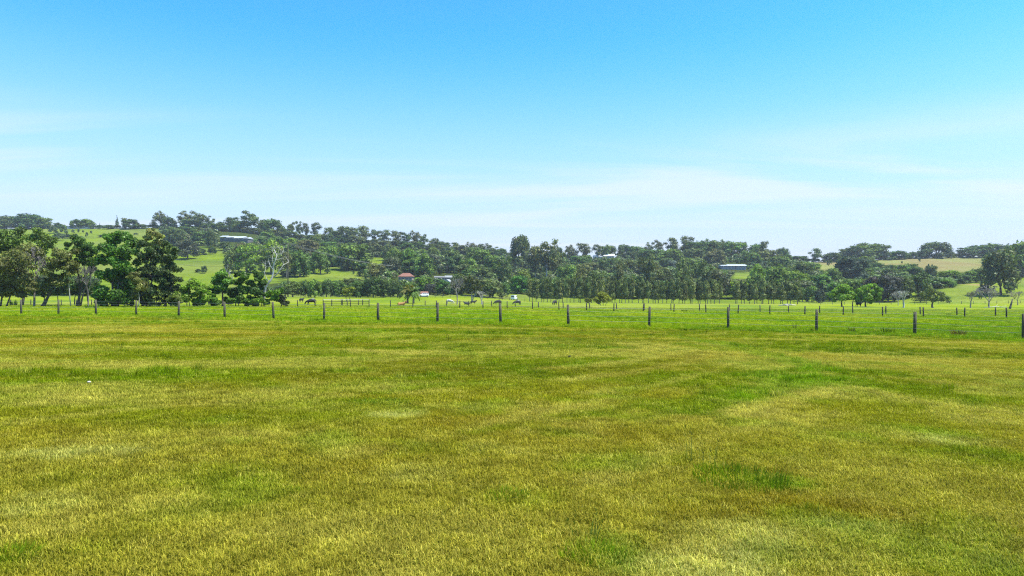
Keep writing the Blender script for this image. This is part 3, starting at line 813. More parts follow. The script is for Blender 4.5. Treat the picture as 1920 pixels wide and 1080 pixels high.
TT('conifer_tree', sky_rows([(187, 430, 417, 7, D1, 'tiny pointed tree right of the ridge house roof'), (219, 433, 403, 11, D1, 'thin dark column tree on the left skyline'), (288, 434, 403, 18, D1, 'dark cone-shaped tree on the left ridge beside a tall gum')]))
for px in list(range(412, 548, 17)) + list(range(548, 960, 13)) + list(range(1056, 1480, 19)):
    if 1108 < px < 1156: continue
    rg = float(np.interp(px, RPX, RPY)); hh_ = rnd.uniform(15, 24) if px < 1000 else rnd.uniform(12, 18)
    T('broadleaf_tree', px + rnd.uniform(-4, 4), rg + 6, rg + 6 - hh_, rnd.uniform(22, 32), rnd.choice(DARK + GUMC), Y=float(np.interp(px, RPX, RD)) - rnd.uniform(16, 34))
for px in list(range(-4, 340, 15)) + list(range(1490, 1905, 14)):      # low hedge-like scrub along the crest between the trees
    if 118 < px < 150: continue
    rg = float(np.interp(px, RPX, RPY))
    T('bush', px + rnd.uniform(-4, 4), rg + 2, rg - rnd.uniform(3, 7), rnd.uniform(16, 24), rnd.choice(DARK + GUMC[:2]), Y=float(np.interp(px, RPX, RD)) - rnd.uniform(6, 14))
T('broadleaf_tree', 976, 505, 439, 44, G3, 'tall dense dark tree rising highest above the central skyline', var=3)
T('gum_tree', 1026, 530, 451, 56, G2, 'tall gum with pale trunk standing in front of the central hill', bark=BARK_P, var=3)
T('gum_tree', 1004, 526, 462, 40, G0, 'open gum just left of the tall pale-trunked gum', bark=BARK_P, var=1)
T('gum_tree', 1046, 524, 474, 40, G1, 'open gum just right of the tall pale-trunked gum', bark=BARK_P, var=5)
T('broadleaf_tree', 1876, 553, 466, 70, (.105, .125, .045), 'large dark tree standing on the right hand grassy knoll', var=3)
T('broadleaf_tree', 1868, 549, 468, 50, (.085, .115, .040), 'green-topped tree behind the large dark knoll tree', Y=410)
T('broadleaf_tree', 1918, 540, 448, 56, M0, 'tall dark tree at the right photo edge behind the large knoll tree', Y=440)

TT('broadleaf_tree', [   # the slopes, left to right
    (378, 457, 433, 34, M1, 'bluish green dome bush left of the silver-roofed house'), (374, 478, 464, 28, D2, 'low dark dome bush on the left slope below the ridge trees'), (398, 477, 461, 15, D0, 'small dark round bush standing beside the wide low one on the left slope'),
    (383, 513, 498, 11, D0, 'small dark bush alone on the pale green left slope'), (352, 486, 448, 40, O1, 'pale olive tree behind the dark creek trees, on the left slope'), (420, 470, 452, 24, D2), (350, 440, 424, 40, D0),
    (462, 512, 456, 46, B0, 'light green dome tree below the silver-roofed house'), (437, 512, 466, 36, M1, 'mid green tree at left end of the row below the silver-roofed house'), (508, 514, 450, 54, B0, 'large light green dome tree behind the white dead tree'), (502, 452, 434, 30, M0), (486, 460, 446, 26, M1),
    (562, 520, 468, 46, M1, 'tall dark-sided dome tree right of the white dead tree'), (601, 514, 467, 40, M0), (548, 462, 446, 26, B0, 'light green round tree on the slope below the thin ridge gums'), (575, 480, 448, 46, G2), (590, 470, 440, 30, D2),
    (660, 507, 457, 62, M2, 'largest green dome tree in the middle of the left hillside'), (652, 509, 482, 30, G0, 'grey green round bush at the foot of the largest green dome'), (614, 500, 468, 36, M1), (628, 500, 482, 24, G2), (684, 518, 492, 30, D1),
    (742, 512, 469, 34, D2), (775, 515, 484, 40, M1), (811, 514, 474, 48, (.085, .098, .052), 'grey-green dome tree above the grey-roofed house'), (850, 512, 478, 40, D1), (790, 478, 466, 20, B0), (705, 480, 455, 36, G1), (838, 480, 462, 30, G3),
    (900, 500, 464, 50, M0, None), (880, 478, 466, 30, B0, 'light green tree on the upper slope left of the tall skyline tree'), (930, 520, 478, 50, M1), (905, 530, 498, 40, D2), (880, 530, 500, 36, M1), (945, 535, 505, 30, D1), (868, 524, 495, 34, G0),
    (1090, 500, 478, 40, M1), (1100, 520, 492, 50, G2), (1130, 510, 488, 36, D2), (1150, 500, 482, 30, M0), (1180, 515, 485, 60, G1, 'broad grey green tree on the slope behind the plantation, below the white roofs'), (1215, 520, 490, 60, G2), (1232, 502, 490, 26, (.17, .23, .03), 'bright yellow-green tree crown on slope behind the plantation'),
    (1265, 512, 488, 28, (.155, .175, .125), 'pale silvery tree on the slope behind the plantation'), (1296, 516, 483, 36, M0, 'dark green dome right of the pale silvery tree'), (1258, 494, 466, 50, M0), (1220, 490, 466, 50, D2), (1300, 492, 464, 44, G1), (1340, 498, 466, 44, G2), (1322, 522, 500, 40, M1),
    (1350, 522, 506, 34, M0), (1435, 500, 468, 44, G2), (1410, 500, 470, 36, M0), (1460, 510, 478, 50, D2), (1450, 524, 498, 40, M1), (1423, 521, 508, 14, D0, 'small dark tree at right end of the lawn below the long white house'),
    (1500, 530, 492, 46, D2), (1520, 518, 490, 50, M2, 'bright-topped dome tree just left of the small ridge meadow'), (1490, 545, 505, 60, B0, 'light green tree behind right end of the plantation'), (1540, 545, 512, 44, M1), (1560, 535, 505, 40, M0),
    (1595, 528, 478, 62, (.058, .072, .046), 'large grey dome tree right of the small ridge meadow'), (1560, 530, 502, 34, M1), (1625, 500, 480, 40, D2), (1640, 512, 492, 34, D1), (1668, 512, 495, 34, D2), (1700, 515, 494, 40, M0), (1715, 522, 498, 40, M1), (1672, 520, 502, 40, M1),
    (1745, 524, 496, 22, D0, 'small dark tree at the lower edge of the tan pasture'), (1780, 528, 506, 46, B0, 'light green spreading bush below the tan pasture'), (1820, 530, 506, 36, M0), (1840, 530, 500, 32, D2), (1770, 540, 522, 44, M1), (1800, 532, 514, 40, D2),
    (1665, 566, 512, 50, (.085, .078, .066), 'grey-brown half-leafless tree left of the layered dark conifer'), (1640, 565, 516, 50, (.075, .072, .062), 'grey-brown tree behind the two bright green paddock trees'), (1695, 560, 515, 44, D2, None), (1722, 556, 510, 44, D1, None), (1600, 560, 520, 50, M0), (1568, 562, 528, 40, M1)])
TT('broadleaf_tree', [   # along the foot of the hill
    (12, 553, 512, 44, D1), (50, 553, 514, 44, D0), (92, 553, 512, 46, D1), (130, 553, 514, 44, D0), (172, 553, 516, 40, D1),
    (548, 557, 526, 36, M1), (572, 557, 523, 26, D2), (590, 558, 522, 28, M0), (612, 557, 522, 32, D2), (636, 557, 526, 28, M1), (668, 558, 524, 34, D2), (700, 558, 516, 36, D1, 'large dark rounded tree at the hill foot left of the palm'), (720, 558, 520, 34, D0, None), (745, 558, 532, 24, D1),
    (738, 556, 522, 34, D2), (768, 556, 528, 36, M1, 'mid green tree right behind the palm crown', 345), (832, 558, 524, 32, (.065, .135, .028), 'leafy bright green tree below the pale gable, right of the car', 340), (806, 558, 530, 28, (.075, .08, .062), 'grey green tree between the white car and the leafy bright green tree', 345), (795, 545, 518, 34, B0),
    (919, 558, 532, 20, (.07, .13, .03), 'small bright green tree beside the pale leafless shrub'), (975, 551, 515, 38, (.06, .17, .02), 'vivid green tree above the small white van'), (1000, 548, 520, 30, M0), (945, 555, 528, 26, D2), (890, 555, 515, 40, (.07, .085, .05)), (860, 552, 512, 34, D2),
    (1505, 566, 538, 22, D2), (1522, 566, 535, 24, M0), (1537, 568, 542, 20, (.06, .085, .05), 'small grey-green tree in paddock left of the two bright green trees'), (1555, 565, 546, 24, M1)])
T('conifer_tree', 721, 521, 499, 26, G0, 'grey-green cone-shaped tree on slope left of the red-roofed house')
T('conifer_tree', 1726, 567, 540, 36, D1, 'dark layered conifer leaning over the paddock edge')

# ---- fill the rest of the woodland
NOGO = [(412, 437, 476, 453), (127, 422, 177, 431), (746, 515, 778, 527), (811, 514, 850, 527), (835, 526, 847, 538), (1110, 472, 1154, 482), (1348, 494, 1398, 505), (783, 549, 807, 563), (957, 544, 987, 557)]
nogo = np.zeros((H_, W_), bool)
for a, b, c, d in NOGO: nogo[b - OY:d - OY, a:c] = True
clear = np.zeros((H_, W_), bool)
for p in POLY.values(): clear |= in_poly(xx, yy + OY, p)
TREES = [t for t in TREES if t is not None]
for t in TREES:
    e = ell(t['px'], t['top'], t['base'], t['w'])
    if e: cov[e[0]] |= e[1]
cands = []
for k in range(2600):
    px = rnd.uniform(310, 1925)
    ridge = float(np.interp(px, RPX, RPY))
    base = rnd.uniform(ridge + 6, 560)
    if not forest([px], [min(base, 550)], [400])[0]: continue
    p = hit(px, base)
    if p.y < 322 or p.y > 790: continue
    cands.append((p.y, px, base, p))
cands.sort(key=lambda c: c[0])
n_fill = 0
for y, px, base, p in cands:
    mpp = y / FPX
    up = (p.y - 330) / 400
    q = rnd.random()
    if q < .18 + .35 * up: kind, hm, wm_, col = 'gum_tree', rnd.uniform(14, 24), rnd.uniform(11, 17), rnd.choice(GUMC)
    else: kind, hm, wm_, col = 'broadleaf_tree', rnd.uniform(9, 18), rnd.uniform(11, 21), rnd.choice(DARK + MID + MID + MID + GUMC[:2] + OLI[:1] + BRI)
    h, w = hm / mpp, wm_ / mpp
    top = base - h
    rg = float(np.interp(px, RPX, RPY))
    if top < rg - 12: continue
    e = ell(px, top, base, w)
    if e is None: continue
    vis = (e[1] & ~cov[e[0]]).sum() / max(1, e[1].sum())
    if vis < .20 or (e[1] & clear[e[0]]).sum() > .10 * e[1].sum() or (e[1] & nogo[e[0]]).any(): continue
    cov[e[0]] |= e[1]
    n_fill += 1
    TREES.append(dict(kind=kind, px=px, base=base, top=top, w=w, col=col, label=None, loc=p, bark=BARK_G if kind == 'gum_tree' else BARK_D, cat='tree', var=None, name=None, hero=False))
print('trees on the hill', len(TREES), 'fill', n_fill)

# ---- wording for the trees that have none yet: look, band of the hill, nearest landmark, order from the left
MARKS = [(0, 100, 'behind creek trees at left'), (100, 230, 'near ridge house'), (230, 345, 'above dark creek trees'), (345, 420, 'left of silver-roofed house'), (420, 480, 'around silver-roofed house'), (480, 532, 'behind white dead tree'),
         (532, 580, 'beside tall power pole'), (580, 640, 'left of largest green dome'), (640, 690, 'around largest green dome'), (690, 740, 'left of red-roofed house'), (740, 790, 'around red-roofed house'), (790, 850, 'around grey-roofed house'),
         (850, 900, 'right of grey-roofed house'), (900, 955, 'left of tallest skyline tree'), (955, 1000, 'below tallest skyline tree'), (1000, 1060, 'around pale-trunked gum'), (1060, 1110, 'left of white roofs'), (1110, 1160, 'around white roofs'),
         (1160, 1210, 'right of white roofs'), (1210, 1250, 'left of pale silvery tree'), (1250, 1300, 'around pale silvery tree'), (1300, 1348, 'left of long white house'), (1348, 1400, 'around long white house'), (1400, 1450, 'right of long white house'),
         (1450, 1510, 'left of small meadow'), (1510, 1572, 'around small meadow'), (1572, 1625, 'right of small meadow'), (1625, 1700, 'left of tan pasture'), (1700, 1790, 'around tan pasture'), (1790, 2000, 'around large knoll tree')]
def look(t):
    c = t['col']; k = t['kind']
    if k == 'gum_tree': return 'open grey-green gum'
    if k == 'bush': return 'low dark shrub'
    if k == 'conifer_tree': return 'pointed dark tree'
    if c in BRI: return 'light green tree'
    if c in MID: return 'mid green tree'
    if c in OLI: return 'olive round tree'
    if c in GUMC: return 'greyish round tree'
    if c in DARK: return 'dark round tree'
    return 'grey round tree'
def band(t):
    rg = float(np.interp(t['px'], RPX, RPY))
    if t['top'] < rg - 10: return 'on skyline'
    f = (t['base'] - rg) / max(20, 558 - rg)
    return 'on upper slope' if f < .38 else ('on middle slope' if f < .72 else 'at hill foot')
groups = {}
for t in TREES:
    if t['label'] is None:
        mk = next((m[2] for m in MARKS if m[0] <= t['px'] < m[1]), MARKS[-1][2])
        groups.setdefault((look(t), band(t), mk), []).append(t)
ORD = {2: ['left', 'right'], 3: ['left', 'middle', 'right']}
NUM = ['leftmost', 'second from left', 'third from left', 'fourth from left', 'fifth from left', 'sixth from left', 'seventh from left', 'eighth from left', 'ninth from left', 'tenth from left', 'eleventh from left', 'twelfth from left']
CNT = ['', '', 'two', 'three', 'four', 'five', 'six', 'seven', 'eight', 'nine', 'ten', 'eleven', 'twelve']
for (lk, bn, mk), ts in groups.items():
    ts.sort(key=lambda t: t['px'])
    for i, t in enumerate(ts):
        if len(ts) == 1: t['label'] = f'{lk} {bn} {mk}'
        elif len(ts) == 2: t['label'] = f'{("left", "right")[i]} one of two {lk}s {bn} {mk}'
        else: t['label'] = f'{NUM[min(i, 11)]} of {CNT[min(len(ts), 12)]} {lk}s {bn} {mk}'
for t in TREES:
    mpp = t['loc'].y / FPX
    w, h = t['w'] * mpp, (t['base'] - t['top']) * mpp
    if t['hero'] and t['kind'] != 'conifer_tree': w *= 1.25 if t['kind'] == 'gum_tree' else 1.12; h *= 1.04
    r = put(t['kind'], t['loc'], w, h, tuple(c * rnd.uniform(.9, 1.1) for c in t['col']), t['bark'], t['var'])
    if t['kind'] == 'bush': tag(r, t['label'], 'bush', 'low bushes along the hill crest')
    else: tag(r, t['label'], 'tree', 'trees of the wooded hill')

# ---- low scrub filling the floor of the wood (stuff)
UND = bpy.data.collections.new('scrub_sources')
M_under = leafy('scrub_foliage', 'INST', trans=0.25, gloss=0.04, noise_scale=0.3, var=0.35)
for i in range(3):
    UND.objects.link(bpy.data.objects.new('scrub_%d' % i, crown_mesh('scrub', bushy(71 + i, 6), 420, .06, 700 + i, mat=M_under)))
ux = rng.uniform(-640, 620, 26000); uy = rng.uniform(326, 800, 26000)
uz = ground_z(ux, uy)
upx, upy = to_px(ux, uy, uz)
f0 = forest(upx, upy, uy) * forest(upx, upy - 7, uy) * forest(upx, upy - 12, uy) * (uy < np.interp(upx, RPX, RD) - 4)
for a, b, c, d in NOGO: f0 = f0 * ~((upx > a - 4) & (upx < c + 4) & (upy > b) & (upy < d + 9))
kk = np.where((f0 > 0) & (upx > -40) & (upx < 1960))[0][:2600]
n = len(kk)
ucol = np.array([rnd.choice(DARK + MID + MID + GUMC) for _ in range(n)]) * rng.uniform(.8, 1.1, n)[:, None]
us = rng.uniform(4.5, 9.0, n)
scatter('undergrowth', np.stack([ux[kk], uy[kk], uz[kk] - .3], 1), ucol, rng.integers(0, 3, n), np.stack([us, us, us * rng.uniform(.5, .8, n)], 1),
        np.stack([np.zeros(n), np.zeros(n), rng.uniform(0, 6.28, n)], 1), UND, 'dark green scrub filling gaps between the hillside trees')
# bushes dotted on the left field and the tan pasture
def dotbush(px, base, h, w, col, label, group=None):
    p = hit(px, base); m = p.y / FPX
    r = put('bush', p, w * m * 1.3, h * m * 1.2, col)
    r.name = 'bush'
    tag(r, label, 'bush', group)
for px, py, h, w, lb in ((100, 438, 12, 16, 'dark bush on the left field below the small skyline tree'), (118, 439, 16, 14, 'taller dark bush on the left field below the ridge house'), (137, 438, 7, 5, 'small bush on the left field under the ridge house roof'), (147, 436, 6, 4, 'tiny bush on the left field right of the ridge house'),
                         (156, 436, 4, 4, 'tiny dark bush on the left field, alone near its crest'), (171, 438, 5, 4, 'tiny bush right of the lone one on the left field'), (163, 444, 8, 5, 'upright small bush mid left field'), (143, 445, 6, 6, 'round small bush mid left field, left of the upright one'),
                         (190, 445, 4, 12, 'low wide bush in the middle of the left field'), (125, 448, 9, 18, 'wide low bush at lower edge of the left field'), (108, 452, 14, 22, 'largest bush at the lower edge of the left field'), (152, 452, 8, 14, 'low bush above the tall creek trees on the left field'), (255, 440, 3, 8, 'faint low bush at right end of the left field')):
    dotbush(px, py, h, w, rnd.choice(DARK), lb, 'bushes on the left field')
for px, py, h, w, lb in ((1666, 488, 5, 16, 'low grey bush on the upper left of the tan pasture'), (1696, 487, 8, 6, 'dark round bush on the tan pasture crest'), (1724, 492, 8, 4, 'thin dark sapling in the middle of the tan pasture'), (1691, 495, 5, 3, 'tiny dark sapling left on the tan pasture'),
                         (1741, 501, 6, 3, 'tiny sapling low on the tan pasture'), (1748, 501, 5, 3, 'tiny sapling beside another, low on the tan pasture'), (1553, 499, 10, 5, 'dark pointed bush on the small ridge meadow'), (1558, 495, 8, 5, 'second pointed bush on the small ridge meadow, further up'), (1838, 562, 10, 5, 'small dark bush on the knoll by the bare brown bank'), (1772, 568, 13, 22, 'yellow-green bush at the foot of the grassy knoll')):
    dotbush(px, py, h, w, (.14, .19, .03) if 'yellow' in lb else rnd.choice(DARK), lb, 'bushes on the right hand slopes')
for px, py, h, w, lb in ((690, 508, 5, 8, None), (663, 515, 7, 4, 'tiny dark sapling on the glade below the largest green dome'), (372, 511, 6, 12, 'low brownish bush beside the small dark bush on left slope')):
    if lb: dotbush(px, py, h, w, D0, lb)

# ------------------------------------------------------------------ plantation rows
seq = {}
for ri, (yy0, n_) in enumerate(((296, 37), (303, 36))):
    for i in range(n_):
        px = 992 + (1503 - 992) * (i + .5 * ri) / 36.5 + rnd.uniform(-3, 3)
        if 1357 < px < 1372 or 1456 < px < 1460: continue
        y = yy0 + rnd.uniform(-2, 2) - (px - 992) / 510 * 18
        p = at(px, y)
        tt = (px - 992) / 510
        h = np.interp(tt, [0, .08, .25, .4, .7, .85, 1], [9.0, 10.0, 10.6, 10.2, 9.6, 9.2, 9.0]) * rnd.uniform(.88, 1.1)
        sec = 'behind yellow bush' if 1085 < px < 1180 else ('left of yellow bush' if px <= 1085 else (('right of yellow bush' if px < 1270 else 'left of bright gap') if px < 1357 else 'right of bright gap'))
        nth = seq.get((ri, sec), 0); seq[(ri, sec)] = nth + 1
        r = put('plantation_tree', p, rnd.uniform(4.6, 6.0), h, rnd.choice([(.150, .180, .050), (.125, .155, .046), (.175, .195, .060), (.140, .170, .052)]), (.23, .20, .17))
        tag(r, f'{["leftmost", "second", "third", "fourth", "fifth", "sixth", "seventh", "eighth", "ninth", "tenth"][min(nth, 9)]} from left, slender {"front" if ri == 0 else "second"} row plantation tree {sec}'.replace('leftmost from left', 'leftmost'), 'tree', f'{"front" if ri == 0 else "second"} row of plantation trees')

# ------------------------------------------------------------------ trees of the near creek line and paddocks (each its own shape)
def shaped(name, base_px, base_py, Y, lobes_px, col, n, size, label, trunks=(), seed=0, bark=BARK_D, corek=.6, rough=.32, depth=.8, cat='tree', limbs=True, group=None):
    p = at(base_px, Y); m = Y / FPX
    g = random.Random(seed)
    lb = []
    for lx, ly, r in lobes_px:
        z = EYE + (HY - ly) * m - p.z
        rr = r * m
        for q in range(6):
            k = g.uniform(.34, .62) if q else .85
            o = (.82 if q else .1)
            lb.append(((lx - base_px) * m + g.uniform(-o, o) * rr, g.uniform(-1, 1) * depth * rr * 1.5, z + g.uniform(-o, o) * rr * .95, rr * k * g.uniform(.9, 1.2), rr * k * g.uniform(.9, 1.2), rr * k * g.uniform(.6, .95)))
    root = empty(name, p)
    cm = crown_mesh('crown', lb, int(n * 1.9), size * .85, seed + 5, corek=corek * .8, mat=M_leaf_near, rough=rough * 1.2, tilt=1.0)
    mb = MB()
    zmin = min(l[2] for l in lb)
    for (x0, x1, y1, r) in trunks:
        top = Vector(((x1 - base_px) * m, g.uniform(-.3, .3), EYE + (HY - y1) * m - p.z))
        b0 = Vector(((x0 - base_px) * m, g.uniform(-.4, .4), -.15))
        limb(mb, b0, top, r, r * .55, .08, 6, 7, g)
        if limbs:
            near = sorted(lb, key=lambda l: (Vector(l[:3]) - top).length)[:5]
            for l in near: limb(mb, top, l[:3], r * .5, r * .1, .12, 4, 4, g)
    if mb.v: link('trunk', mb.mesh('trunk', M_bark, True), root, color=bark)
    link('crown', cm, root, color=(col[0] * 1.5, col[1] * 1.42, col[2] * .95))
    tag(root, label, cat, group)
    return root

CR = 'trees along the left creek line'
shaped('creek_tree', 40, 574, 128, [(30, 450, 22), (60, 445, 20), (85, 455, 18), (8, 470, 22), (45, 475, 25)], (.075, .115, .032), 5000, .20, 'mid green tree rising behind the olive tree at left edge', [(40, 42, 500, .25)], 801, group=CR)
shaped('creek_tree', 18, 576, 112, [(5, 490, 25), (30, 480, 26), (55, 490, 22), (18, 518, 28), (50, 525, 24), (3, 540, 22), (66, 535, 14), (36, 546, 16)], (.105, .115, .050), 9000, .17, 'bushy olive tree at the left edge with low drooping crown', [(1, 6, 540, .16), (10, 28, 535, .14)], 802, group=CR)
shaped('creek_tree', 80, 573, 113, [(113, 476, 16), (130, 480, 14), (106, 498, 18), (130, 505, 16), (98, 522, 14), (118, 530, 13), (92, 545, 9), (120, 490, 15), (98, 508, 14), (140, 495, 12), (88, 528, 11)], (.098, .110, .044), 5000, .16, 'olive tree on a leaning dark trunk beside the grey twiggy tree', [(80, 97, 545, .28), (82, 92, 556, .15)], 803, group=CR)
shaped('creek_tree', 147, 570, 116, [(148, 455, 13), (165, 462, 13), (138, 470, 10), (180, 470, 9), (152, 482, 14), (174, 487, 11), (128, 460, 7), (160, 476, 13), (146, 494, 11), (166, 498, 11), (182, 484, 9)], (.052, .098, .026), 4200, .17, 'dark green tree on several dark slanting trunks left of tall leafy tree', [(143, 146, 505, .2), (149, 158, 515, .2), (152, 168, 520, .16)], 804, corek=.5, group=CR)
shaped('creek_tree', 215, 577, 110, [(205, 450, 14), (226, 443, 16), (246, 453, 13), (214, 468, 18), (240, 472, 15), (190, 488, 12), (210, 492, 19), (236, 500, 20), (194, 515, 17), (220, 525, 22), (246, 532, 17), (200, 550, 16), (226, 555, 17), (186, 556, 9), (245, 562, 9), (195, 566, 11), (215, 567, 12), (236, 566, 11)], (.060, .128, .024), 13000, .19, 'tall leafy bright green tree with dark hollow base, tallest of the creek line', [(208, 210, 530, .25), (222, 225, 530, .2)], 805, group=CR)
shaped('creek_tree', 286, 576, 126, [(285, 436, 8), (298, 441, 8), (279, 447, 7), (300, 452, 7), (288, 458, 9)], (.19, .20, .09), 1600, .18, 'wispy pale olive treetop behind the dark feathery trees', [(286, 288, 470, .15)], 806, corek=0, group=CR)
shaped('creek_tree', 280, 577, 111, [(275, 458, 12), (290, 470, 14), (268, 485, 14), (282, 505, 16), (272, 530, 16), (288, 545, 14), (266, 552, 12), (282, 520, 15), (276, 560, 12), (270, 567, 9), (288, 566, 10), (290, 490, 13), (284, 478, 11)], (.040, .066, .030), 7500, .15, 'left one of two dark feathery trees at right end of the creek line', [(275, 277, 520, .18), (284, 287, 520, .16)], 807, group=CR)
shaped('creek_tree', 316, 576, 112, [(306, 488, 14), (322, 482, 11), (310, 512, 15), (330, 505, 10), (304, 540, 14), (324, 540, 13), (330, 470, 8), (313, 456, 8), (334, 525, 8), (316, 525, 14), (312, 556, 12), (328, 556, 11), (304, 566, 9), (322, 567, 9), (318, 500, 13), (316, 470, 10), (308, 525, 13)], (.046, .072, .032), 6500, .15, 'right one of two dark feathery trees at right end of the creek line', [(309, 311, 520, .16), (322, 320, 525, .15)], 808, group=CR)
shaped('creek_shade_foliage', 130, 571, 140, [(70, 540, 14), (90, 532, 14), (108, 528, 14), (126, 530, 14), (145, 534, 14), (163, 530, 14), (180, 538, 13), (80, 548, 9), (100, 546, 10), (120, 545, 10), (140, 546, 10), (160, 547, 9)], (.040, .068, .022), 4500, .22, 'dark foliage standing in for tree shade between the slanting trunks of the creek trees', [(80, 82, 550, .12), (110, 108, 550, .12), (140, 141, 550, .12), (165, 164, 550, .12)], 840, corek=.8, cat='shade foliage')  # dark leaves added in place of the tree shade behind the trunks
shaped('creek_shrub', 258, 577, 107, [(254, 518, 11), (263, 535, 13), (251, 552, 9)], (.115, .125, .048), 2200, .14, 'straggly olive shrub in front of the dark feathery trees', [(257, 257, 540, .09)], 809, corek=0, cat='shrub', bark=(.33, .3, .26))
shaped('creek_shrub', 365, 576, 112, [(345, 545, 12), (364, 534, 14), (380, 545, 12), (352, 560, 11), (372, 562, 13), (388, 560, 8)], (.125, .205, .026), 5200, .16, 'bright yellow-green bush right of the dark feathery trees', [(352, 350, 535, .07), (357, 357, 522, .06)], 810, cat='shrub')
shaped('creek_tree', 416, 573, 116, [(404, 525, 12), (418, 515, 12), (430, 528, 11), (414, 540, 13), (400, 543, 9)], (.070, .140, .026), 4200, .17, 'green tree on a single dark trunk right of the bright bush', [(416, 417, 545, .18)], 811)
shaped('creek_tree', 444, 573, 118, [(446, 514, 6), (445, 528, 9), (439, 545, 9), (447, 556, 8)], (.048, .095, .024), 2600, .16, 'narrow dark tree between two greener ones in the low creek row', [(443, 444, 540, .10)], 812)
shaped('creek_tree', 466, 573, 117, [(462, 520, 9), (471, 530, 9), (460, 545, 10), (475, 547, 8), (465, 560, 7)], (.068, .130, .028), 3400, .16, 'mid green upright tree in the low creek row left of dead tree', [(465, 466, 545, .10)], 813)
shaped('creek_tree', 484, 573, 116, [(485, 517, 9), (492, 530, 8), (481, 545, 10), (477, 560, 7), (491, 552, 7)], (.046, .088, .026), 3400, .16, 'dark green tree right beside the white dead tree', [(484, 485, 545, .10)], 814)
shaped('creek_shrub', 512, 574, 116, [(504, 552, 8), (514, 557, 9), (522, 548, 8), (501, 564, 6), (524, 562, 6)], (.092, .170, .026), 2800, .15, 'leafy green bush at the foot of the white dead tree', [], 815, cat='shrub')
shaped('creek_shrub', 402, 575, 114, [(396, 560, 8), (405, 563, 8), (399, 568, 6)], (.070, .140, .022), 1800, .15, 'low green shrub left of the single dark trunk in the creek row', [], 831, cat='shrub')
shaped('creek_shrub', 452, 575, 115, [(440, 564, 8), (450, 560, 8), (459, 565, 8), (470, 566, 6)], (.062, .120, .022), 2400, .15, 'low dark green shrub mass under the narrow dark tree', [], 832, cat='shrub')
shaped('creek_shrub', 428, 575, 118, [(425, 562, 7), (433, 556, 7), (430, 567, 6)], (.095, .175, .024), 1500, .15, 'small bright shrub between the single dark trunk and narrow dark tree', [], 833, cat='shrub')
shaped('creek_shrub', 487, 575, 115, [(480, 566, 7), (489, 563, 7), (494, 567, 5)], (.085, .150, .024), 1500, .15, 'small mid green shrub just left of the white dead trunk base', [], 834, cat='shrub')
shaped('creek_shrub', 325, 577, 110, [(318, 562, 8), (328, 558, 9), (336, 564, 7), (326, 570, 6)], (.115, .150, .045), 1700, .15, 'pale straggly shrub under the right dark feathery tree', [], 835, corek=0, cat='shrub')
shaped('creek_shrub', 530, 574, 115, [(529, 556, 5), (530, 563, 7), (533, 569, 7)], (.020, .028, .014), 1500, .12, 'blackish pointed shrub at right end of the low creek row', [], 816, cat='shrub', corek=.8)
shaped('paddock_bush', 1131, 574, hit(1131, 573).y, [(1118, 560, 6), (1128, 553, 8), (1138, 556, 7), (1142, 562, 5), (1130, 562, 7), (1122, 567, 4)], (.150, .165, .030), 3200, .17, 'yellow-green spreading bush alone in the paddock before the plantation', [(1127, 1122, 562, .08), (1131, 1131, 560, .09), (1135, 1140, 561, .08)], 817, cat='bush', corek=.5)
shaped('paddock_bush', 1103, 571, hit(1103, 570).y, [(1099, 563, 4), (1106, 562, 4), (1103, 566, 3)], (.135, .150, .035), 900, .16, 'small thin yellow-green bush left of the spreading yellow bush', [(1103, 1103, 564, .05)], 818, cat='bush', corek=0)
shaped('paddock_tree', 1578, 576, 200, [(1578, 540, 10), (1567, 547, 9), (1590, 547, 9), (1572, 556, 10), (1585, 556, 10), (1560, 553, 6), (1597, 555, 6)], (.110, .190, .026), 5000, .24, 'left one of two bright green paddock trees on a short trunk', [(1578, 1578, 560, .25)], 819)
shaped('paddock_tree', 1606, 573, 212, [(1601, 550, 8), (1612, 552, 8), (1606, 560, 8)], (.090, .160, .026), 2200, .24, 'lower green tree filling the gap between two bright green paddock trees', [(1598, 1600, 560, .18)], 820)
shaped('paddock_tree', 1627, 575, 202, [(1628, 542, 11), (1616, 549, 9), (1640, 550, 9), (1622, 558, 11), (1635, 560, 10), (1645, 559, 6), (1612, 560, 6)], (.118, .200, .028), 5600, .24, 'right one of two bright green paddock trees, rounder and broader', [(1623, 1624, 562, .28)], 821)
shaped('paddock_tree', 1750, 578, 185, [(1748, 545, 10), (1738, 555, 9), (1758, 552, 9), (1750, 560, 9), (1765, 560, 5)], (.095, .115, .062), 1700, .2, 'half-leafless grey green tree with rounded crown below the knoll', [(1750, 1750, 566, .3)], 822, corek=0, bark=(.12, .1, .09))
shaped('paddock_tree', 652, 574, 230, [(650, 545, 7), (658, 543, 6), (645, 549, 5), (655, 551, 6)], (.15, .175, .03), 1500, .25, 'small yellow-crowned tree on thin trunks beside the stockyard rails', [(650, 649, 555, .12), (654, 656, 555, .12)], 823)
shaped('paddock_tree', 884, 568, 225, [(878, 525, 10), (893, 530, 9), (886, 540, 8), (872, 538, 7), (900, 540, 6)], (.072, .085, .050), 2200, .26, 'sparse grey green tree with forked pale trunk among the cattle', [(885, 884, 552, .28), (884, 893, 540, .16)], 824, corek=0, bark=(.3, .28, .25))

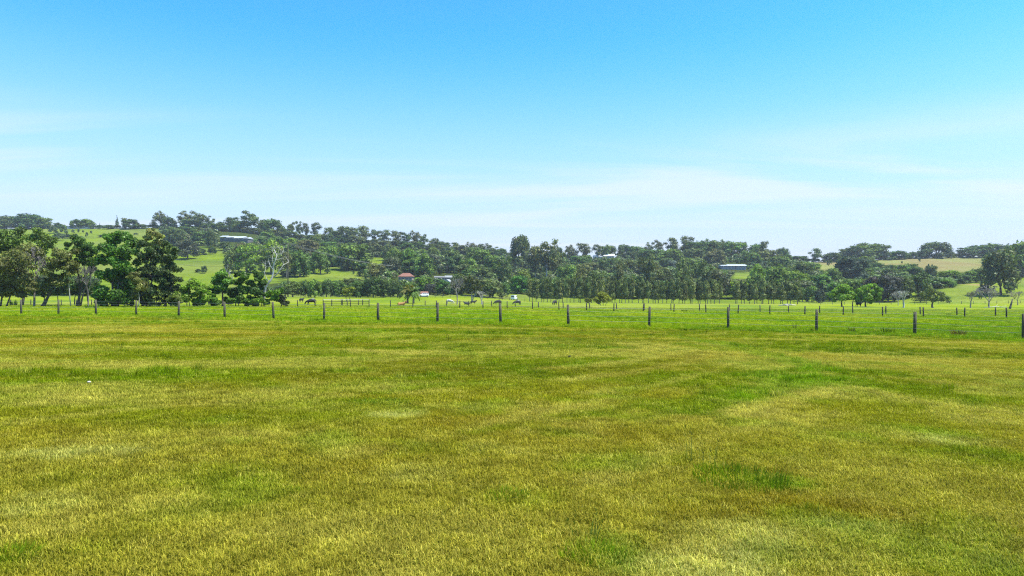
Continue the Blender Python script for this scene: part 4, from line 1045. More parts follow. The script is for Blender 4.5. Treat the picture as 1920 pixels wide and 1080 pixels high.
# ---- leafless trees
def bare(px, base, top, w, col, label, v=0, Y=None, rz=0.0, name='bare_tree', group=None):
    p = at(px, Y) if Y else hit(px, base); m = p.y / FPX
    root = empty(name, p, rz); root.scale = (w * m, w * m, (base - top) * m)
    link('branches', BARE[v], root, color=col)
    tag(root, label, 'tree', group)
bare(64, 572, 456, 60, (.20, .175, .165), 'grey twiggy leafless tree with dark forked trunk in creek line', 3, 113)
bare(165, 571, 492, 44, (.15, .135, .125), 'leafless grey tree between dark slanting trunks and tall leafy tree', 0, 114, 1.0)
bare(417, 565, 486, 26, (.42, .39, .34), 'thin pale leafless tree rising over the low creek row', 1, 119, .6)
bare(857, 571, 520, 40, (.20, .18, .165), 'grey leafless tree with dense fine twigs behind the white cow', 0, None, .3)
bare(903, 571, 545, 20, (.38, .35, .31), 'small pale leafless shrub right of the forked pale trunk', 2, None, 0, 'bare_shrub')
bare(1694, 577, 544, 24, (.40, .38, .33), 'pale leafless tree with upright branches left of the knoll', 2, None, .5)
bare(1684, 570, 543, 24, (.30, .28, .26), 'greyer leafless tree just behind the pale upright one', 0, 235, 1.5)
bare(1751, 577, 536, 40, (.22, .20, .18), 'leafless limbs of a second tree showing through the half-leafless crown', 3, 187, .5) if False else None
bare(1820, 577, 546, 18, (.26, .22, .19), 'slender leafless sapling on the paddock below the knoll', 2, None, 2.0)
bare(1855, 577, 534, 44, (.21, .19, .19), 'large rounded grey leafless tree in front of the knoll', 3, None, .9)
bare(1908, 570, 543, 30, (.25, .205, .18), 'brownish leafless bush at the right edge below the big trees', 0, 240, .4, 'bare_shrub')
bare(1538, 566, 546, 20, (.3, .28, .25), 'x', 1, 240, .4) if False else None

# white dead tree
def polytree(name, base_px, base_py, Y, branches, col, label, twigs=0, seed=0, cat='tree'):
    p = at(base_px, Y); m = Y / FPX
    g = random.Random(seed)
    mb = MB(); tw = MB()
    for pts, r0, r1 in branches:
        P3 = []
        dy = 0.0
        for i, (x, y) in enumerate(pts):
            P3.append(Vector(((x - base_px) * m, dy, EYE + (HY - y) * m - p.z if y < base_py else -.2)))
            dy += g.uniform(-.35, .35)
        mb.tube(P3, [r0 + (r1 - r0) * i / (len(pts) - 1) for i in range(len(pts))], 7)
        for _ in range(twigs):
            i = g.randrange(len(P3) // 2, len(P3))
            d = Vector((g.uniform(-1, 1), g.uniform(-1, 1), g.uniform(-.1, 1))).normalized() * g.uniform(.6, 1.8)
            q = P3[i] + d
            tw.tube([P3[i], P3[i].lerp(q, .5) + Vector((0, 0, g.uniform(-.1, .2))), q], [.03, .022, .012], 3, cap=False)
    root = empty(name, p)
    link('trunk', mb.mesh('trunk', M_bark, True), root, color=col)
    if tw.v: link('twigs', tw.mesh('twigs', M_bark), root, color=tuple(c * .8 for c in col))
    tag(root, label, cat)
    return root
polytree('dead_tree', 495, 570, 119, [([(495, 571), (496, 552), (499, 538), (505, 530), (511, 521), (513, 508), (514, 498), (519, 488), (521, 479), (516, 468)], .24, .05), ([(511, 521), (520, 514), (527, 506), (532, 497), (541, 491)], .13, .03),
          ([(513, 508), (507, 498), (502, 488)], .08, .03), ([(519, 488), (526, 478), (530, 473)], .06, .02), ([(505, 530), (500, 522), (497, 512), (500, 500)], .09, .03), ([(514, 498), (510, 486), (513, 474)], .07, .02)], (.44, .42, .39), 'white dead tree with bent bleached trunk and bare forked branches', 9, 3)
polytree('dead_tree', 133, 570, 114, [([(133, 571), (132, 555), (133, 540), (132, 525), (133, 512), (132, 500)], .10, .05)], (.42, .40, .35), 'thin straight pale trunk left of the dark slanting trunks', 0, 4)
polytree('leaning_snag', 1894, 582, 165, [([(1893, 582), (1895, 575), (1898, 568), (1901, 561)], .3, .12), ([(1901, 561), (1904, 555), (1903, 549)], .08, .03)], (.10, .085, .07), 'short dark leaning dead trunk near right edge of the paddock', 3, 5)

# ---- palm
p = hit(772, 569); m = p.y / FPX
root = empty('palm_tree', p)
for i, (dx, hh) in enumerate(((-1.2, 27), (.5, 24))):
    mb = MB(); mb.tube([(dx, 0, -.2), (dx * 1.05, 0, hh * m * .5), (dx * .9, 0, hh * m)], [.33, .27, .24], 7)
    link('trunk', mb.mesh('trunk', M_bark, True), root, color=(.12, .1, .08))
    hx, hz = dx * .9, hh * m
    fm = MB()
    for k in range(26):
        a = k * 2.4; e = rnd.uniform(-.45, 1.2)
        ln = rnd.uniform(2.6, 3.5)
        pts = []
        for j in range(7):
            t = j / 6
            r = ln * t * math.cos(e) * (1 - .12 * t); z = hz + ln * t * math.sin(e) - 1.5 * t * t
            pts.append(Vector((hx + r * math.cos(a), r * math.sin(a), z)))
        side = Vector((-math.sin(a), math.cos(a), 0))
        for j in range(6):
            for sgn in (-1, 1):
                q0, q1 = pts[j], pts[j + 1]
                wdt = .75 * math.sin(math.pi * min(1, (j + 1.2) / 7.2))
                o = side * sgn * wdt * .7 + Vector((0, 0, -.3))
                fm.add([q0, q1, q1 + o * .9, q0 + o], [(0, 1, 2, 3)], rnd.uniform(.7, 1.35))
    fr = link('fronds', fm.mesh('fronds', M_leaf_near), root, color=(.075, .125, .024) if i else (.13, .125, .026))
tag(root, 'pair-trunked palm with drooping green and yellowed fronds in the cattle paddock', 'palm tree')

# ------------------------------------------------------------------ fences
def post_mesh(seed, h, r, mat=None):
    g = random.Random(seed)
    mb = MB()
    n = 8
    pts = [(0, 0, -.25), (g.uniform(-.01, .01), 0, h * .5), (g.uniform(-.025, .025), g.uniform(-.02, .02), h)]
    mb.tube(pts, [r * 1.05, r, r * g.uniform(.9, 1.0)], n)
    for i in range(n):      # weathered, slightly out-of-true top
        x, y, z = mb.v[2 * n + i]; mb.v[2 * n + i] = (x, y, z + g.uniform(-.012, .012))
    return mb.mesh('post', mat or M_post, True)
POSTS = [post_mesh(900 + i, 1.22, .078) for i in range(5)]
PTHIN = [post_mesh(920 + i, 1.15, .08, M_post_dark) for i in range(4)]
def fence(name, pts, meshes, label, wires=(.35, .62, .88, 1.08), wr=.0055, hs=None, group=None):
    root = empty(name, pts[0])
    o0 = pts[0]
    for i, p in enumerate(pts):
        b = link('post', meshes[(i * 7 + i // 3) % len(meshes)], root, loc=p - o0)
        b.rotation_euler = (rnd.uniform(-.03, .03), rnd.uniform(-.035, .035), rnd.uniform(0, 6.28))
        k = (hs[i] if hs else 1.0) * rnd.uniform(.97, 1.03)
        b.scale = (rnd.uniform(.9, 1.12),) * 2 + (k,)
    for w in wires:
        mb = MB()
        q = []
        for i in range(len(pts)):
            q.append(pts[i] - o0 + Vector((0, -.08, w)))
            if i < len(pts) - 1: q.append((pts[i] + pts[i + 1]) / 2 - o0 + Vector((0, -.08, w - .03)))
        mb.tube(q, [wr] * len(q), 3, cap=False)
        link('wire', mb.mesh('wire', M_wire), root)
    tag(root, label, 'fence', group)
    return root
F1 = [-330, -245, -165, -95, -28, 40, 109.5, 180, 255.5, 335, 421, 513, 607.5, 709.5, 820.5, 938.5, 1066, 1217, 1365, 1531, 1715, 1919, 2150]
def f1p(px):
    d = np.interp(px, FP[:, 0], FP[:, 1]) if px > 40 else 56 + (40 - px) * .012
    return at(px, float(d))
fence('paddock_fence', [f1p(px) for px in F1], POSTS, 'nearest row of weathered timber posts and wires dividing lawn from paddock')
dA = lambda px: float(np.interp(px, [0, 58, 365, 732, 951, 1206, 1443, 1655, 1887, 2100], [136, 134, 124, 113, 105, 96, 89, 83, 76, 70]))
dB = lambda px: float(np.interp(px, [700, 756, 1009, 1311, 1537, 1725, 1866, 2100], [139, 137, 120, 107, 99, 93, 88, 80]))
fence('paddock_fence', [at(px, dA(px)) for px in (20, 58, 86, 115, 143, 172, 212, 250, 290, 328, 365, 407, 447, 490, 528, 558, 591, 622, 657, 692, 732, 774, 818, 862, 905.5, 951, 998.5, 1048, 1100, 1151, 1206, 1263.5, 1323.5, 1384, 1443.5, 1509, 1581, 1655, 1731.5, 1809, 1887, 1968)], PTHIN,
      'second row of dark fence posts across the paddock, in front of the cattle', (.4, .75, 1.05), .008)
fence('paddock_fence', [at(px, dB(px)) for px in (756, 797, 837, 879, 922, 966, 1009.5, 1056, 1105.5, 1156, 1206 + 2, 1258, 1311.5, 1368, 1425, 1478.5, 1537, 1599, 1661, 1725.5, 1794, 1866.5, 1940)], PTHIN,
      'third row of posts just behind the second, converging with it rightwards', (.4, .75, 1.05), .008, [.9 + .1 * rnd.random() for _ in range(23)])
fence('far_fence', [at(px, 288) for px in range(480, 985, 14)], PTHIN, 'farthest low fence of tiny posts at hill foot, in front of white car', (.5, 1.0), .012)
fence('far_fence', [at(px, 262) for px in range(1495, 1960, 22)], PTHIN, 'far fence of tiny posts along the foot of the right knoll', (.5, 1.0), .012)

# stockyard rails
y = 138.0
yp = [at(px, y + dy) for px, dy in ((606, 0), (622, 0), (642, 0), (651, 3), (657, 0), (680, 0), (692, 0), (672, 9), (640, 9))]
root = empty('stockyard_rails', yp[0])
for p in yp:
    b = link('post', POSTS[rnd.randrange(5)], root, loc=p - yp[0]); b.scale = (1.15, 1.15, 1.12)
for h in (.5, .85, 1.2):
    for (a, b) in ((0, 2), (2, 4), (4, 6), (6, 7), (7, 8)):
        mb = MB(); mb.tube([yp[a] - yp[0] + Vector((0, -.1, h)), yp[b] - yp[0] + Vector((0, -.1, h))], [.05, .05], 6)
        link('rail', mb.mesh('rail', M_pale if h > 1 else M_post), root)
tag(root, 'timber stockyard of posts and pale rails beside the dark cattle at left', 'yard fence')
# gate-like rails by the van
g0, g1 = hit(936, 562.5), hit(955, 562)
root = empty('gate', g0)
for q in (g0, g1): link('post', PTHIN[0], root, loc=q - g0)
for h in (.55, 1.0):
    mb = MB(); mb.tube([Vector((0, 0, h)), g1 - g0 + Vector((0, 0, h))], [.05, .05], 5); link('rail', mb.mesh('rail', M_post), root)
tag(root, 'short dark rail gate between two posts left of the white van', 'gate')

# ------------------------------------------------------------------ cattle
def skin(name, verts, edges, radii, mat, sub=1, root=0):
    me = bpy.data.meshes.new(name)
    me.from_pydata(verts, edges, [])
    o = bpy.data.objects.new(name, me)
    COL.objects.link(o)
    o.modifiers.new('s', 'SKIN')
    for i, r in enumerate(radii):
        sv_ = me.skin_vertices[0].data[i]
        sv_.radius = r if isinstance(r, tuple) else (r, r)
        sv_.use_root = (i == root)
    sb = o.modifiers.new('d', 'SUBSURF'); sb.levels = sub; sb.render_levels = sub
    dg = bpy.context.evaluated_depsgraph_get()
    out = bpy.data.meshes.new_from_object(o.evaluated_get(dg))
    bpy.data.objects.remove(o); bpy.data.meshes.remove(me)
    out.name = name
    out.materials.clear(); out.materials.append(mat)
    out.polygons.foreach_set('use_smooth', [True] * len(out.polygons))
    return out
def cow_mesh(pose):
    if pose == 'lie':
        zb = .42
        V = [(-.62, 0, zb), (-.2, 0, zb + .03), (.3, 0, zb + .05), (.72, 0, zb + .12), (1.0, 0, zb + .42), (1.15, 0, zb + .58), (1.42, .05, zb + .45), (1.1, .2, zb + .66), (1.1, -.2, zb + .66),
             (.6, .28, .14), (.95, .33, .08), (.7, .3, .07), (-.35, .34, .18), (.1, .42, .08), (-.25, .42, .07), (-.9, 0, zb), (-1.0, .05, .12)]
        E = [(0, 1), (1, 2), (2, 3), (3, 4), (4, 5), (5, 6), (5, 7), (5, 8), (3, 9), (9, 10), (10, 11), (0, 12), (12, 13), (13, 14), (0, 15), (15, 16)]
        R = [.36, .42, .40, .32, .2, .17, .09, .04, .04, .12, .07, .05, .2, .08, .05, .06, .03]
    else:
        V = [(-.62, 0, 1.02), (-.2, 0, .98), (.3, 0, .98), (.68, 0, 1.03)]
        R = [(.30, .34), (.36, .40), (.36, .40), (.28, .34)]
        E = [(0, 1), (1, 2), (2, 3)]
        if pose == 'graze':
            nk = [(1.0, 0, .82), (1.22, .03, .52), (1.36, .05, .22)]; nr = [.19, .15, .09]
            ears = [(1.16, .22, .62), (1.16, -.18, .62)]
        else:
            nk = [(1.0, 0, 1.2), (1.18, 0, 1.36), (1.5, 0, 1.22)]; nr = [.2, .17, .09]
            ears = [(1.12, .22, 1.46), (1.12, -.22, 1.46)]
        b = len(V); V += nk; R += nr; E += [(3, b), (b, b + 1), (b + 1, b + 2)]
        e = len(V); V += ears; R += [.04, .04]; E += [(b + 1, e), (b + 1, e + 1)]
        for sgn in (-1, 1):
            f = len(V)
            dx = .08 * sgn
            V += [(.62, .2 * sgn, .72), (.62 + dx, .2 * sgn, .40), (.60 + dx, .2 * sgn, .03)]; R += [.14, .075, .055]; E += [(3, f), (f, f + 1), (f + 1, f + 2)]
            h = len(V)
            V += [(-.58 - dx, .21 * sgn, .74), (-.74 - dx, .21 * sgn, .42), (-.64 - dx, .21 * sgn, .03)]; R += [.18, .075, .055]; E += [(0, h), (h, h + 1), (h + 1, h + 2)]
        t = len(V); V += [(-.92, 0, 1.08), (-.98, 0, .55)]; R += [.05, .03]; E += [(0, t), (t, t + 1)]
    return skin('body', V, E, R, M_hide, 1, 1)
COW = {k: cow_mesh(k) for k in ('graze', 'stand', 'lie')}
udd = MB()
BLACK, GREY = (.018, .016, .015), (.055, .05, .047)
for px, base, hpx, pose, rz, col, lb, patch in (
        (394, 571.5, 14, 'stand', -1.0, GREY, 'dark grey cow half hidden behind the bright bush at left', None), (565, 567, 8.5, 'stand', 1.2, BLACK, 'black cow standing left of the pair by the stockyard rails', None),
        (584, 572, 13, 'graze', 3.3, BLACK, 'black cow with grey saddle grazing beside the stockyard rails', (.16, .15, .15)), (752, 573.5, 8, 'lie', .1, (.42, .21, .07), 'tan cow lying in the grass left of the palm', (.16, .06, .025)),
        (843, 570.5, 10, 'graze', -.4, (.62, .58, .52), 'white cow grazing in front of the grey leafless tree', None), (876, 571.5, 5.5, 'lie', 2.9, GREY, 'dark cow lying left of the black cow under forked tree', None),
        (887, 571, 8, 'stand', .4, BLACK, 'black cow standing under the sparse tree with forked trunk', None), (934, 572, 10, 'graze', 3.5, BLACK, 'black cow grazing beside the near fence post, left of two', None),
        (970, 572.5, 10, 'graze', 3.4, BLACK, 'black cow with pale rump patch grazing right of another black cow', (.2, .19, .18)), (1040, 572.5, 10, 'graze', 4.2, BLACK, 'black cow grazing alone in front of the plantation, facing away', None),
        (1610, 574.5, 9, 'stand', .2, BLACK, 'black cow standing in shade between the two bright green paddock trees', None)):
    p = hit(px, base)
    hm = {'graze': 1.42, 'stand': 1.5, 'lie': 1.1}[pose]
    d = min(p.y, hm * FPX / hpx * 1.05) if px != 1610 else 205
    p = at(px, d)
    root = empty('cow', p, rz)
    s = max(.8, min(1.15, hpx * d / FPX / hm)); root.scale = (s, s, s)
    link('body', COW[pose], root, color=col)
    if patch:
        mb = MB()
        if pose == 'lie':   # darker head cap
            bm = bmesh.new(); bmesh.ops.create_icosphere(bm, subdivisions=2, radius=.24)
            vs_ = [(v.co.x * 1.15 + 1.18, v.co.y, v.co.z + .98) for v in bm.verts]; fs_ = [[v.index for v in f.verts] for f in bm.faces]; bm.free()
        else:
            bm = bmesh.new(); bmesh.ops.create_icosphere(bm, subdivisions=2, radius=.40)
            vs_ = [(v.co.x * 1.1 - .25, v.co.y * .95, v.co.z * .62 + 1.2) for v in bm.verts]; fs_ = [[v.index for v in f.verts] for f in bm.faces]; bm.free()
        mb.add(vs_, fs_)
        link('head_patch' if pose == 'lie' else 'back_patch', mb.mesh('patch', M_hide, True), root, color=patch)
    tag(root, lb, 'cow', 'cattle in the paddock')

# ------------------------------------------------------------------ vehicles
def loft(mb, secs):
    """secs: list of (x, [(y,z)...]) rings"""
    b = len(mb.v); n = len(secs[0][1])
    for x, ring in secs:
        for (y, z) in ring: mb.v.append((x, y, z)); mb.a.append(1)
    for i in range(len(secs) - 1):
        for k in range(n):
            k2 = (k + 1) % n
            mb.f.append((b + i * n + k, b + i * n + k2, b + (i + 1) * n + k2, b + (i + 1) * n + k))
    mb.f.append(tuple(b + k for k in reversed(range(n)))); mb.f.append(tuple(b + (len(secs) - 1) * n + k for k in range(n)))
def ring(w, z0, z1, c=.12):
    return [(-w + c, z0), (w - c, z0), (w, z0 + c), (w, z1 - c), (w - c, z1), (-w + c, z1), (-w, z1 - c), (-w, z0 + c)]
def vehicle(name, loc, rz, label, cat, van=False):
    root = empty(name, loc, rz)
    mb = MB()
    if van: loft(mb, [(-2.3, ring(.88, .4, 2.15)), (1.3, ring(.9, .38, 2.2)), (1.75, ring(.88, .38, 1.5)), (2.4, ring(.8, .42, 1.05))])
    else: loft(mb, [(-2.35, ring(.86, .45, 1.05)), (-2.2, ring(.9, .4, 1.15)), (1.1, ring(.92, .38, 1.12)), (2.05, ring(.9, .4, 1.0)), (2.35, ring(.8, .46, .85))])
    link('body', mb.mesh('body', M_paint), root, color=(.78, .79, .80))
    if not van:
        cb = MB()
        loft(cb, [(-2.2, ring(.78, 1.1, 1.25)), (-1.9, ring(.76, 1.1, 1.78)), (.1, ring(.76, 1.1, 1.84)), (.45, ring(.76, 1.1, 1.78)), (1.15, ring(.8, 1.08, 1.22))])
        link('cabin', cb.mesh('cabin', M_paint), root, color=(.78, .79, .80))
        for x0, x1 in ((-1.85, -1.15), (-1.05, -.25), (-.15, .6)):
            for sy in (-1, 1):
                w = MB(); w.box(((x0 + x1) / 2, sy * .765, 1.47), (x1 - x0, .03, .40)); link('side_window', w.mesh('side_window', M_glass), root)
    else:
        for sy in (-1, 1):
            w = MB(); w.box((.9, sy * .9, 1.7), (.8, .03, .5)); link('side_window', w.mesh('side_window', M_glass), root)
        w = MB(); w.box((-2.31, 0, 1.65), (.03, 1.4, .55)); link('rear_window', w.mesh('rear_window', M_glass), root)
    for x in (-1.4, 1.45):
        for sy in (-1, 1):
            wb = MB(); wb.tube([(x, sy * .72, .36), (x, sy * .94, .36)], [.36, .36], 14)
            wh = link('wheel', wb.mesh('wheel', M_rubber), root)
            rb = MB(); rb.tube([(x, sy * .93, .36), (x, sy * .955, .36)], [.2, .2], 10); link('rim', rb.mesh('rim', M_wire), wh)
    for sy in (-1, 1):
        hb = MB(); hb.box((2.33 if not van else 2.38, sy * .55, .78), (.08, .3, .16)); link('headlight', hb.mesh('headlight', M_glass), root)
    tag(root, label, cat)
p = at(794.5, 316)
vehicle('parked_car', (p.x, p.y, max(p.z, EYE + (HY - 561.5) / FPX * 316)), math.pi + .25, 'white station wagon parked at the hill foot right of the palm', 'car')
p = at(964, 322)
vehicle('parked_van', (p.x, p.y, p.z), 1.25, 'small white van parked under the vivid green tree', 'van', True)

# ------------------------------------------------------------------ houses
def house(px, base_py, w_px, wall_h, roof_h, depth, label, wall=(.28, .27, .25), roof=(.6, .62, .64), Y=None, rz=0.0, hip=0.0, eave=.5, nwin=4, segs=None, name='house', up=0.0, dip=0.0):
    p = at(px, Y) if Y else hit(px, base_py)
    m = p.y / FPX
    w = w_px * m
    root = empty(name, (p.x, p.y, p.z + up), rz)
    wb = MB(); wb.box((0, 0, wall_h / 2 - 1.5), (w - 2 * eave, depth - 2 * eave, wall_h + 3)); link('wall', wb.mesh('wall', M_wall), root, color=wall)
    segs = segs or [(-.5, .5, 1.0, roof)]
    for a, b, hs, rc in segs:
        x0, x1 = a * w, b * w
        z0 = wall_h + dip * (a + b) * .5; z1 = z0 + roof_h * hs; yb = depth / 2 * (0.9 + .1 * hs)
        h0, h1 = (hip if a <= -.5 else 0), (hip if b >= .5 else 0)
        rb = MB()
        t = .12
        vs_ = [(x0, -yb, z0), (x1, -yb, z0), (x1, yb, z0), (x0, yb, z0), (x0 + h0, 0, z1), (x1 - h1, 0, z1)]
        rb.add(vs_, [(0, 1, 5, 4), (2, 3, 4, 5), (1, 2, 5), (3, 0, 4), (3, 2, 1, 0)])
        rb.box(((x0 + x1) / 2, -yb - .06, z0 - .08), (x1 - x0, .12, .16))
        link('roof', rb.mesh('roof', M_roof), root, color=rc)
    for i in range(nwin):
        x = -w / 2 + w * (i + .5) / nwin
        fb = MB(); fb.box((x, -(depth / 2 - eave) - .03, wall_h * .55), (min(2.0, w / nwin * .55), .1, 1.2))
        f = link('window', fb.mesh('window', M_roof), root, color=(.6, .6, .6))
        pb = MB(); pb.box((x, -(depth / 2 - eave) - .09, wall_h * .55), (min(1.7, w / nwin * .46), .04, 1.0)); link('pane', pb.mesh('pane', M_glass), f)
    db = MB(); db.box((w * .08, -(depth / 2 - eave) - .035, 1.0), (.9, .08, 2.0)); link('door', db.mesh('door', M_wall), root, color=(.12, .1, .09))
    tag(root, label, 'house')
SIL, WHT = (.40, .43, .46), (.50, .52, .54)
house(444, 453, 58, 2.6, 2.0, 11, 'long low house with stepped silver metal roof among ridge trees', (.12, .12, .12), SIL, rz=-.16, segs=[(-.5, -.28, .75, SIL), (-.278, -.02, .8, (.42, .45, .48)), (-.018, .33, 1.0, WHT), (.332, .5, .85, WHT)], nwin=8, up=.6, dip=-2.6)
house(153, 431, 46, 2.2, 1.6, 11, 'low ridge house with long dark roof on the left skyline', (.5, .49, .47), (.24, .24, .25), Y=790, segs=[(-.5, -.28, .4, WHT), (-.278, .5, 1.0, (.22, .21, .21))], nwin=4)
house(762, 529, 28, 2.6, 2.2, 10, 'house with terracotta red tiled roof among dark trees', (.30, .25, .2), (.23, .105, .068), hip=2.5, nwin=4, up=.5)
house(796, 557, 14, 1.6, 1.0, 5, 'small shed with dull red roof behind the white car', (.25, .18, .14), (.22, .10, .065), Y=324, nwin=1, name='shed')
house(831, 527, 34, 2.0, 1.1, 10, 'pale grey-roofed house partly hidden on the slope right of the red roof', (.20, .19, .17), (.2, .2, .2), nwin=4, segs=[(-.5, .08, .8, (.20, .19, .18)), (.082, .5, 1.15, (.27, .27, .26))], up=.0, rz=.1)
house(840, 539, 10, 2.4, 1.8, 6, 'small pale gabled shed below the grey-roofed house', (.30, .30, .28), (.34, .35, .34), nwin=1, rz=1.1, name='shed', up=.2)
house(1121, 484, 18, 2.4, 1.5, 10, 'left one of two white-roofed houses on the central ridge, lower', (.45, .44, .43), WHT, nwin=3, up=.6, Y=715)
house(1142, 483, 20, 2.6, 2.4, 11, 'right one of two white-roofed houses on the central ridge, steeper roof', (.3, .3, .3), (.82, .84, .86), nwin=3, up=.9, Y=712, rz=-.15)
house(1373, 505, 48, 2.6, 1.0, 9, 'long white-roofed house above a small lawn on the wooded slope', (.22, .22, .23), WHT, nwin=7, segs=[(-.5, -.24, .7, WHT), (-.238, .5, 1.0, (.62, .64, .67))], up=.3)

# ------------------------------------------------------------------ power poles and lines
def pole(px, Y, top_py, label, arm=2.4, r=.16):
    p = at(px, Y); h = EYE + (HY - top_py) / FPX * Y - p.z
    root = empty('power_pole', p)
    mb = MB(); mb.tube([(0, 0, -.3), (0, 0, h * .5), (0, 0, h)], [r * 1.3, r * 1.1, r * .8], 8); link('pole', mb.mesh('pole', M_post, True), root)
    ab = MB(); ab.box((0, 0, h - .5), (arm, .14, .14)); link('crossarm', ab.mesh('crossarm', M_post), root)
    for s in (-1, 0, 1):
        ib = MB(); ib.tube([(s * arm * .45, 0, h - .43), (s * arm * .45, 0, h - .2)], [.05, .07], 6); link('insulator', ib.mesh('insulator', M_glass), root)
    tag(root, label, 'power pole')
    return p, h
pA, hA = pole(540, 300, 455, 'tall grey power pole right of the white dead tree', 3.0, .2)
pB, hB = pole(838, 470, 498, 'left one of two thin power poles above the grey-roofed house')
pC, hC = pole(852, 476, 499, 'right one of two thin power poles above the grey-roofed house')
pole(1784, 660, 476, 'thin power pole standing on the tan pasture crest', 2.0, .14)
root = empty('power_lines', pA)
pD = at(300, 262)
zD = EYE + (HY - 476) / FPX * 262
for dz0, zpx, off in ((hA - .3, 470, -1.2), (hA - .3, 473, 1.2), (hA - 3.5, 482, 0), (hA - 6, 490, 0)):
    a = pA + Vector((off, 0, dz0)); b = Vector((pD.x, pD.y, EYE + (HY - zpx) / FPX * 262))
    mb = MB(); mb.tube([a.lerp(b, t) - pA + Vector((0, 0, -3.2 * 4 * t * (1 - t))) for t in [i / 14 for i in range(15)]], [.055] * 15, 3, cap=False)
    link('wire', mb.mesh('wire', M_wire), root)
for off in (-1.2, 0, 1.2):
    a = pA + Vector((off, 0, hA - .3)); b = pB + Vector((off, 0, hB - .3))
    mb = MB(); mb.tube([a.lerp(b, t) - pA + Vector((0, 0, -4.5 * 4 * t * (1 - t))) for t in [i / 14 for i in range(15)]], [.055] * 15, 3, cap=False)
    link('wire', mb.mesh('wire', M_wire), root)
tag(root, 'thin power lines strung across the hillside from the tall grey pole', 'power lines')

# ------------------------------------------------------------------ small things on the paddocks and lawn
p0 = hit(1474, 574); root = empty('log_heap', p0)
m = p0.y / FPX
for i in range(9):
    a = rnd.uniform(-.25, .25); x = rnd.uniform(-12, 12) * m; l = rnd.uniform(1.5, 3.2); r = rnd.uniform(.1, .2)
    mb = MB(); zc = rnd.uniform(.1, .5) * (1 - abs(x) / (14 * m))
    mb.tube([(x - l * math.cos(a) / 2, rnd.uniform(-.6, .6), zc + .1), (x, 0, zc + .22), (x + l * math.cos(a) / 2, rnd.uniform(-.6, .6), zc + .12)], [r, r * .9, r * .7], 7)
    link('log', mb.mesh('log', M_pale, True), root)
tag(root, 'low heap of bleached pale logs lying in front of the plantation', 'log heap')
p0 = hit(1866, 577.5); root = empty('fallen_branch', p0); m = p0.y / FPX
mb = MB()
mb.tube([(-3, 0, .15), (0, .2, .35), (3.2, 0, .2)], [.06, .09, .05], 6); mb.tube([(0, .2, .35), (1.2, .6, .9)], [.06, .02], 5); mb.tube([(1.2, .1, .3), (2.6, -.5, .7)], [.05, .02], 5)
link('limb', mb.mesh('limb', M_pale, True), root)
tag(root, 'bleached fallen branch lying on the paddock below the large leafless tree', 'branch')
p0 = hit(405, 583); root = empty('white_rock', p0)
bm = bmesh.new(); bmesh.ops.create_icosphere(bm, subdivisions=2, radius=.17)
for v in bm.verts: v.co = Vector((v.co.x * 1.5, v.co.y, v.co.z * .6)) * rnd.uniform(.85, 1.12)
me = bpy.data.meshes.new('rock'); bm.to_mesh(me); bm.free(); me.materials.append(M_pale)
link('stone', me, root); tag(root, 'small white stone lying on the paddock left of a fence post', 'rock')

M_weed = leafy('weed_blades', trans=.5, gloss=.005, noise_scale=6, var=.2)
def clump(name, px, py, h, w, n, col, label, blade=.012, droop=.5, heads=False, cat='weed clump', group=None):
    p = hit(px, py); m = p.y / FPX
    H, Wd = h * m, w * m
    root = empty(name, p)
    mb = MB()
    for k in range(n):
        a, r = rnd.uniform(0, 6.28), Wd / 2 * math.sqrt(rnd.random())
        b = Vector((r * math.cos(a), r * math.sin(a), -.03)); a2 = a + rnd.uniform(-.8, .8)
        hh = H * rnd.uniform(.45, 1.0); d = Vector((math.cos(a2), math.sin(a2), 0)) * hh * rnd.uniform(.02, droop)
        s = Vector((-math.sin(a2 + 1), math.cos(a2 + 1), 0)) * blade * rnd.uniform(.6, 1.2)
        q1, q2 = b + d * .35 + Vector((0, 0, hh * .6)), b + d + Vector((0, 0, hh))
        mb.add([b - s, b + s, q1 + s * .8, q1 - s * .8, q2], [(0, 1, 2, 3), (3, 2, 4)], rnd.uniform(.6, 1.5))
        if heads:
            for j in range(3):
                e = q2 + Vector((rnd.uniform(-.4, .4), rnd.uniform(-.4, .4), .9)) * .03
                mb.add([q2 - s * .8, q2 + s * .8, e + s * .5, e - s * .5], [(0, 1, 2, 3)], .7)
    link('blades', mb.mesh('blades', M_weed), root, color=col)
    tag(root, label, cat, group)
GRN, DRK, BRN = (.175, .245, .008), (.095, .135, .010), (.10, .06, .03)
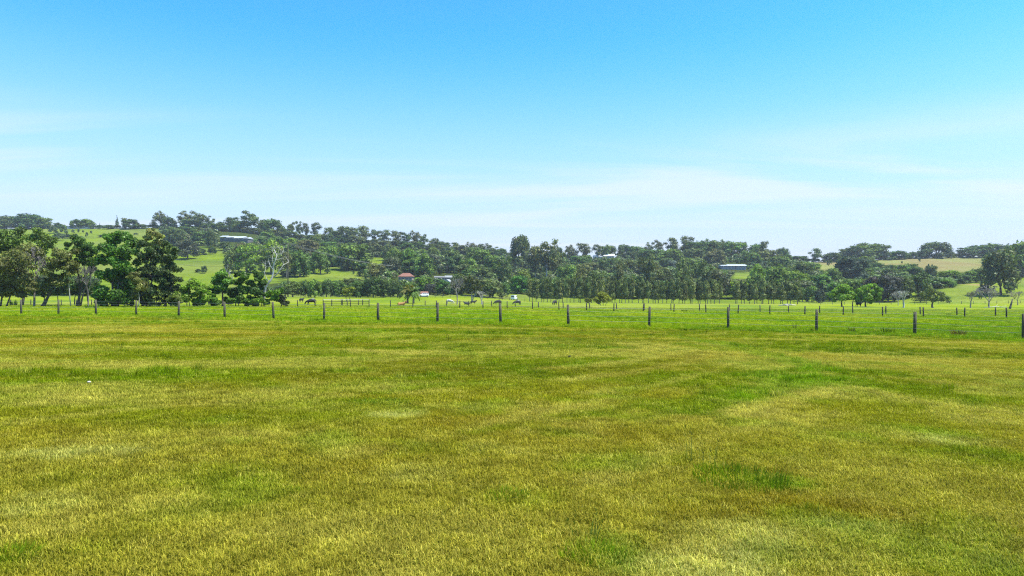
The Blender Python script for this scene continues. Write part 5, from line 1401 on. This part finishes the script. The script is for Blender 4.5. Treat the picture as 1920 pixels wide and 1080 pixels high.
for a in ((1797, 631, 17, 22, 160, BRN, 'dark brown dead weed clump near the last right posts', .010, .9), (599, 603, 9, 24, 90, DRK, 'dark green weed tuft at a post left of centre', .02, .8), (820, 608, 5, 14, 60, DRK, 'low weed tuft at the foot of the post left of the grazing black cow', .02, .8),
          (1062, 614, 6, 12, 60, DRK, 'dark blades standing in for shadow at left foot of the post right of centre', .02, .8), (1355, 617, 10, 26, 90, DRK, 'dark blades standing in for shadow left of the post below the plantation right half', .02, .8), (1526, 624, 12, 10, 60, DRK, 'weed tuft at the left foot of the post below the bright trees', .02, .7),  # first two clumps: dark blades put in for the shadows of their posts
          (1290, 621, 8, 30, 90, DRK, 'wide dark weed patch between two posts below the plantation', .02, .8), (1597, 624, 16, 14, 50, (.13, .12, .03), 'tall brownish weed between the last two near posts', .012, .4), (1665, 626, 17, 22, 80, DRK, 'tall dark weed clump left of the second last right post', .014, .4),
          (1640, 626, 10, 12, 50, DRK, 'small dark weed left of the tall weed clump', .014, .5), (1490, 618, 14, 8, 26, (.14, .14, .03), 'thin upright weed just left of a near post', .01, .3), (356, 582, 5, 8, 40, DRK, 'tiny weed tuft on the paddock below the bright bush', .02, .8),
          (1282, 584.5, 5, 12, 70, DRK, 'dark weed tuft in the paddock under the plantation', .03, .8), (1779, 591, 5, 8, 60, DRK, 'dark weed tuft left of paired posts at right', .03, .8), (25, 573, 14, 12, 80, DRK, 'tall dark weed under the olive tree at left edge', .03, .5), (172, 578, 10, 22, 80, (.12, .19, .02), 'bright weed mound beneath the tall leafy tree', .03, .8),
          (100, 575, 6, 30, 90, DRK, 'dark weedy strip under the leaning olive tree', .03, .8)):
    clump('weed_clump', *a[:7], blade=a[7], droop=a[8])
for a in ((1296, 868, 78, 16, 9, (.10, .125, .03), 'tallest thin dark seed stalks on the lawn, left of the tall grass patch', .0035, .14), (1328, 880, 66, 36, 12, (.10, .125, .03), 'thin seed stalks standing over the left end of the tall grass patch', .0035, .2), (1096, 1016, 56, 50, 12, (.17, .2, .03), 'long bent grass stalks above the bright tuft near lower centre', .004, .4)):
    clump('grass_stalks', *a[:7], blade=a[7], droop=a[8], heads=True, cat='grass stalks')
for a in ((1390, 905, 32, 170, 700, (.15, .205, .008), 'long dark green tall grass patch at right of the lawn', .0045, .45), (1350, 890, 28, 90, 260, (.145, .20, .008), 'left and taller end of the dark tall grass patch', .0045, .4), (1110, 1048, 30, 120, 380, GRN, 'bright green grass tuft near the lower centre', .005, .6), (950, 935, 24, 80, 260, GRN, 'green grass tuft left of the long bent stalks', .0045, .5),
          (690, 762, 13, 130, 420, (.085, .15, .012), 'low strip of taller green grass behind the bleached patch', .007, .6), (1755, 795, 10, 230, 700, (.10, .19, .015), 'wide strip of taller green grass at right of the lawn', .007, .6), (1120, 746, 8, 110, 260, DRK, 'dark green tufty strip in the middle of the lawn', .008, .6), (530, 925, 18, 60, 160, GRN, 'green tuft left of lower centre of the lawn', .0045, .6),
          (960, 848, 12, 50, 120, DRK, 'small dark tuft above lower centre of the lawn', .005, .6), (20, 1050, 30, 90, 320, GRN, 'green tuft at the lower left corner of the lawn', .005, .7)):
    clump('grass_tuft', *a[:7], blade=a[7], droop=a[8], cat='grass tuft')
for px, py, s, lb in ((167, 722, .022, 'pale scrap lying on the lawn at left'), (1068, 672, .03, 'dark dropping on the lawn right of centre'), ):
    p0 = hit(px, py)
    bm = bmesh.new(); bmesh.ops.create_icosphere(bm, subdivisions=2, radius=s)
    for v in bm.verts: v.co = Vector((v.co.x * 1.6, v.co.y, v.co.z * .9)) * rnd.uniform(.8, 1.15) + Vector((0, 0, .05))
    me = bpy.data.meshes.new('scrap'); bm.to_mesh(me); bm.free(); me.materials.append(M_rubber if 'dark' in lb else M_pale)
    tag(link('lawn_scrap', me, loc=p0), lb, 'scrap')

# ------------------------------------------------------------------ air
hb = MB(); hb.box((0, 690, 54.5), (3060, 1660, 115))
mh, N, L = new_mat('haze_air')
pv = N('ShaderNodeVolumePrincipled'); pv.inputs['Color'].default_value = (.88, .94, 1, 1); pv.inputs['Density'].default_value = 0.00014
pv.inputs['Anisotropy'].default_value = 0.3
o_ = N('ShaderNodeOutputMaterial'); L(pv.outputs[0], o_.inputs['Volume'])
tag(link('haze', hb.mesh('haze', mh)), 'thin pale air over the valley', kind='stuff')
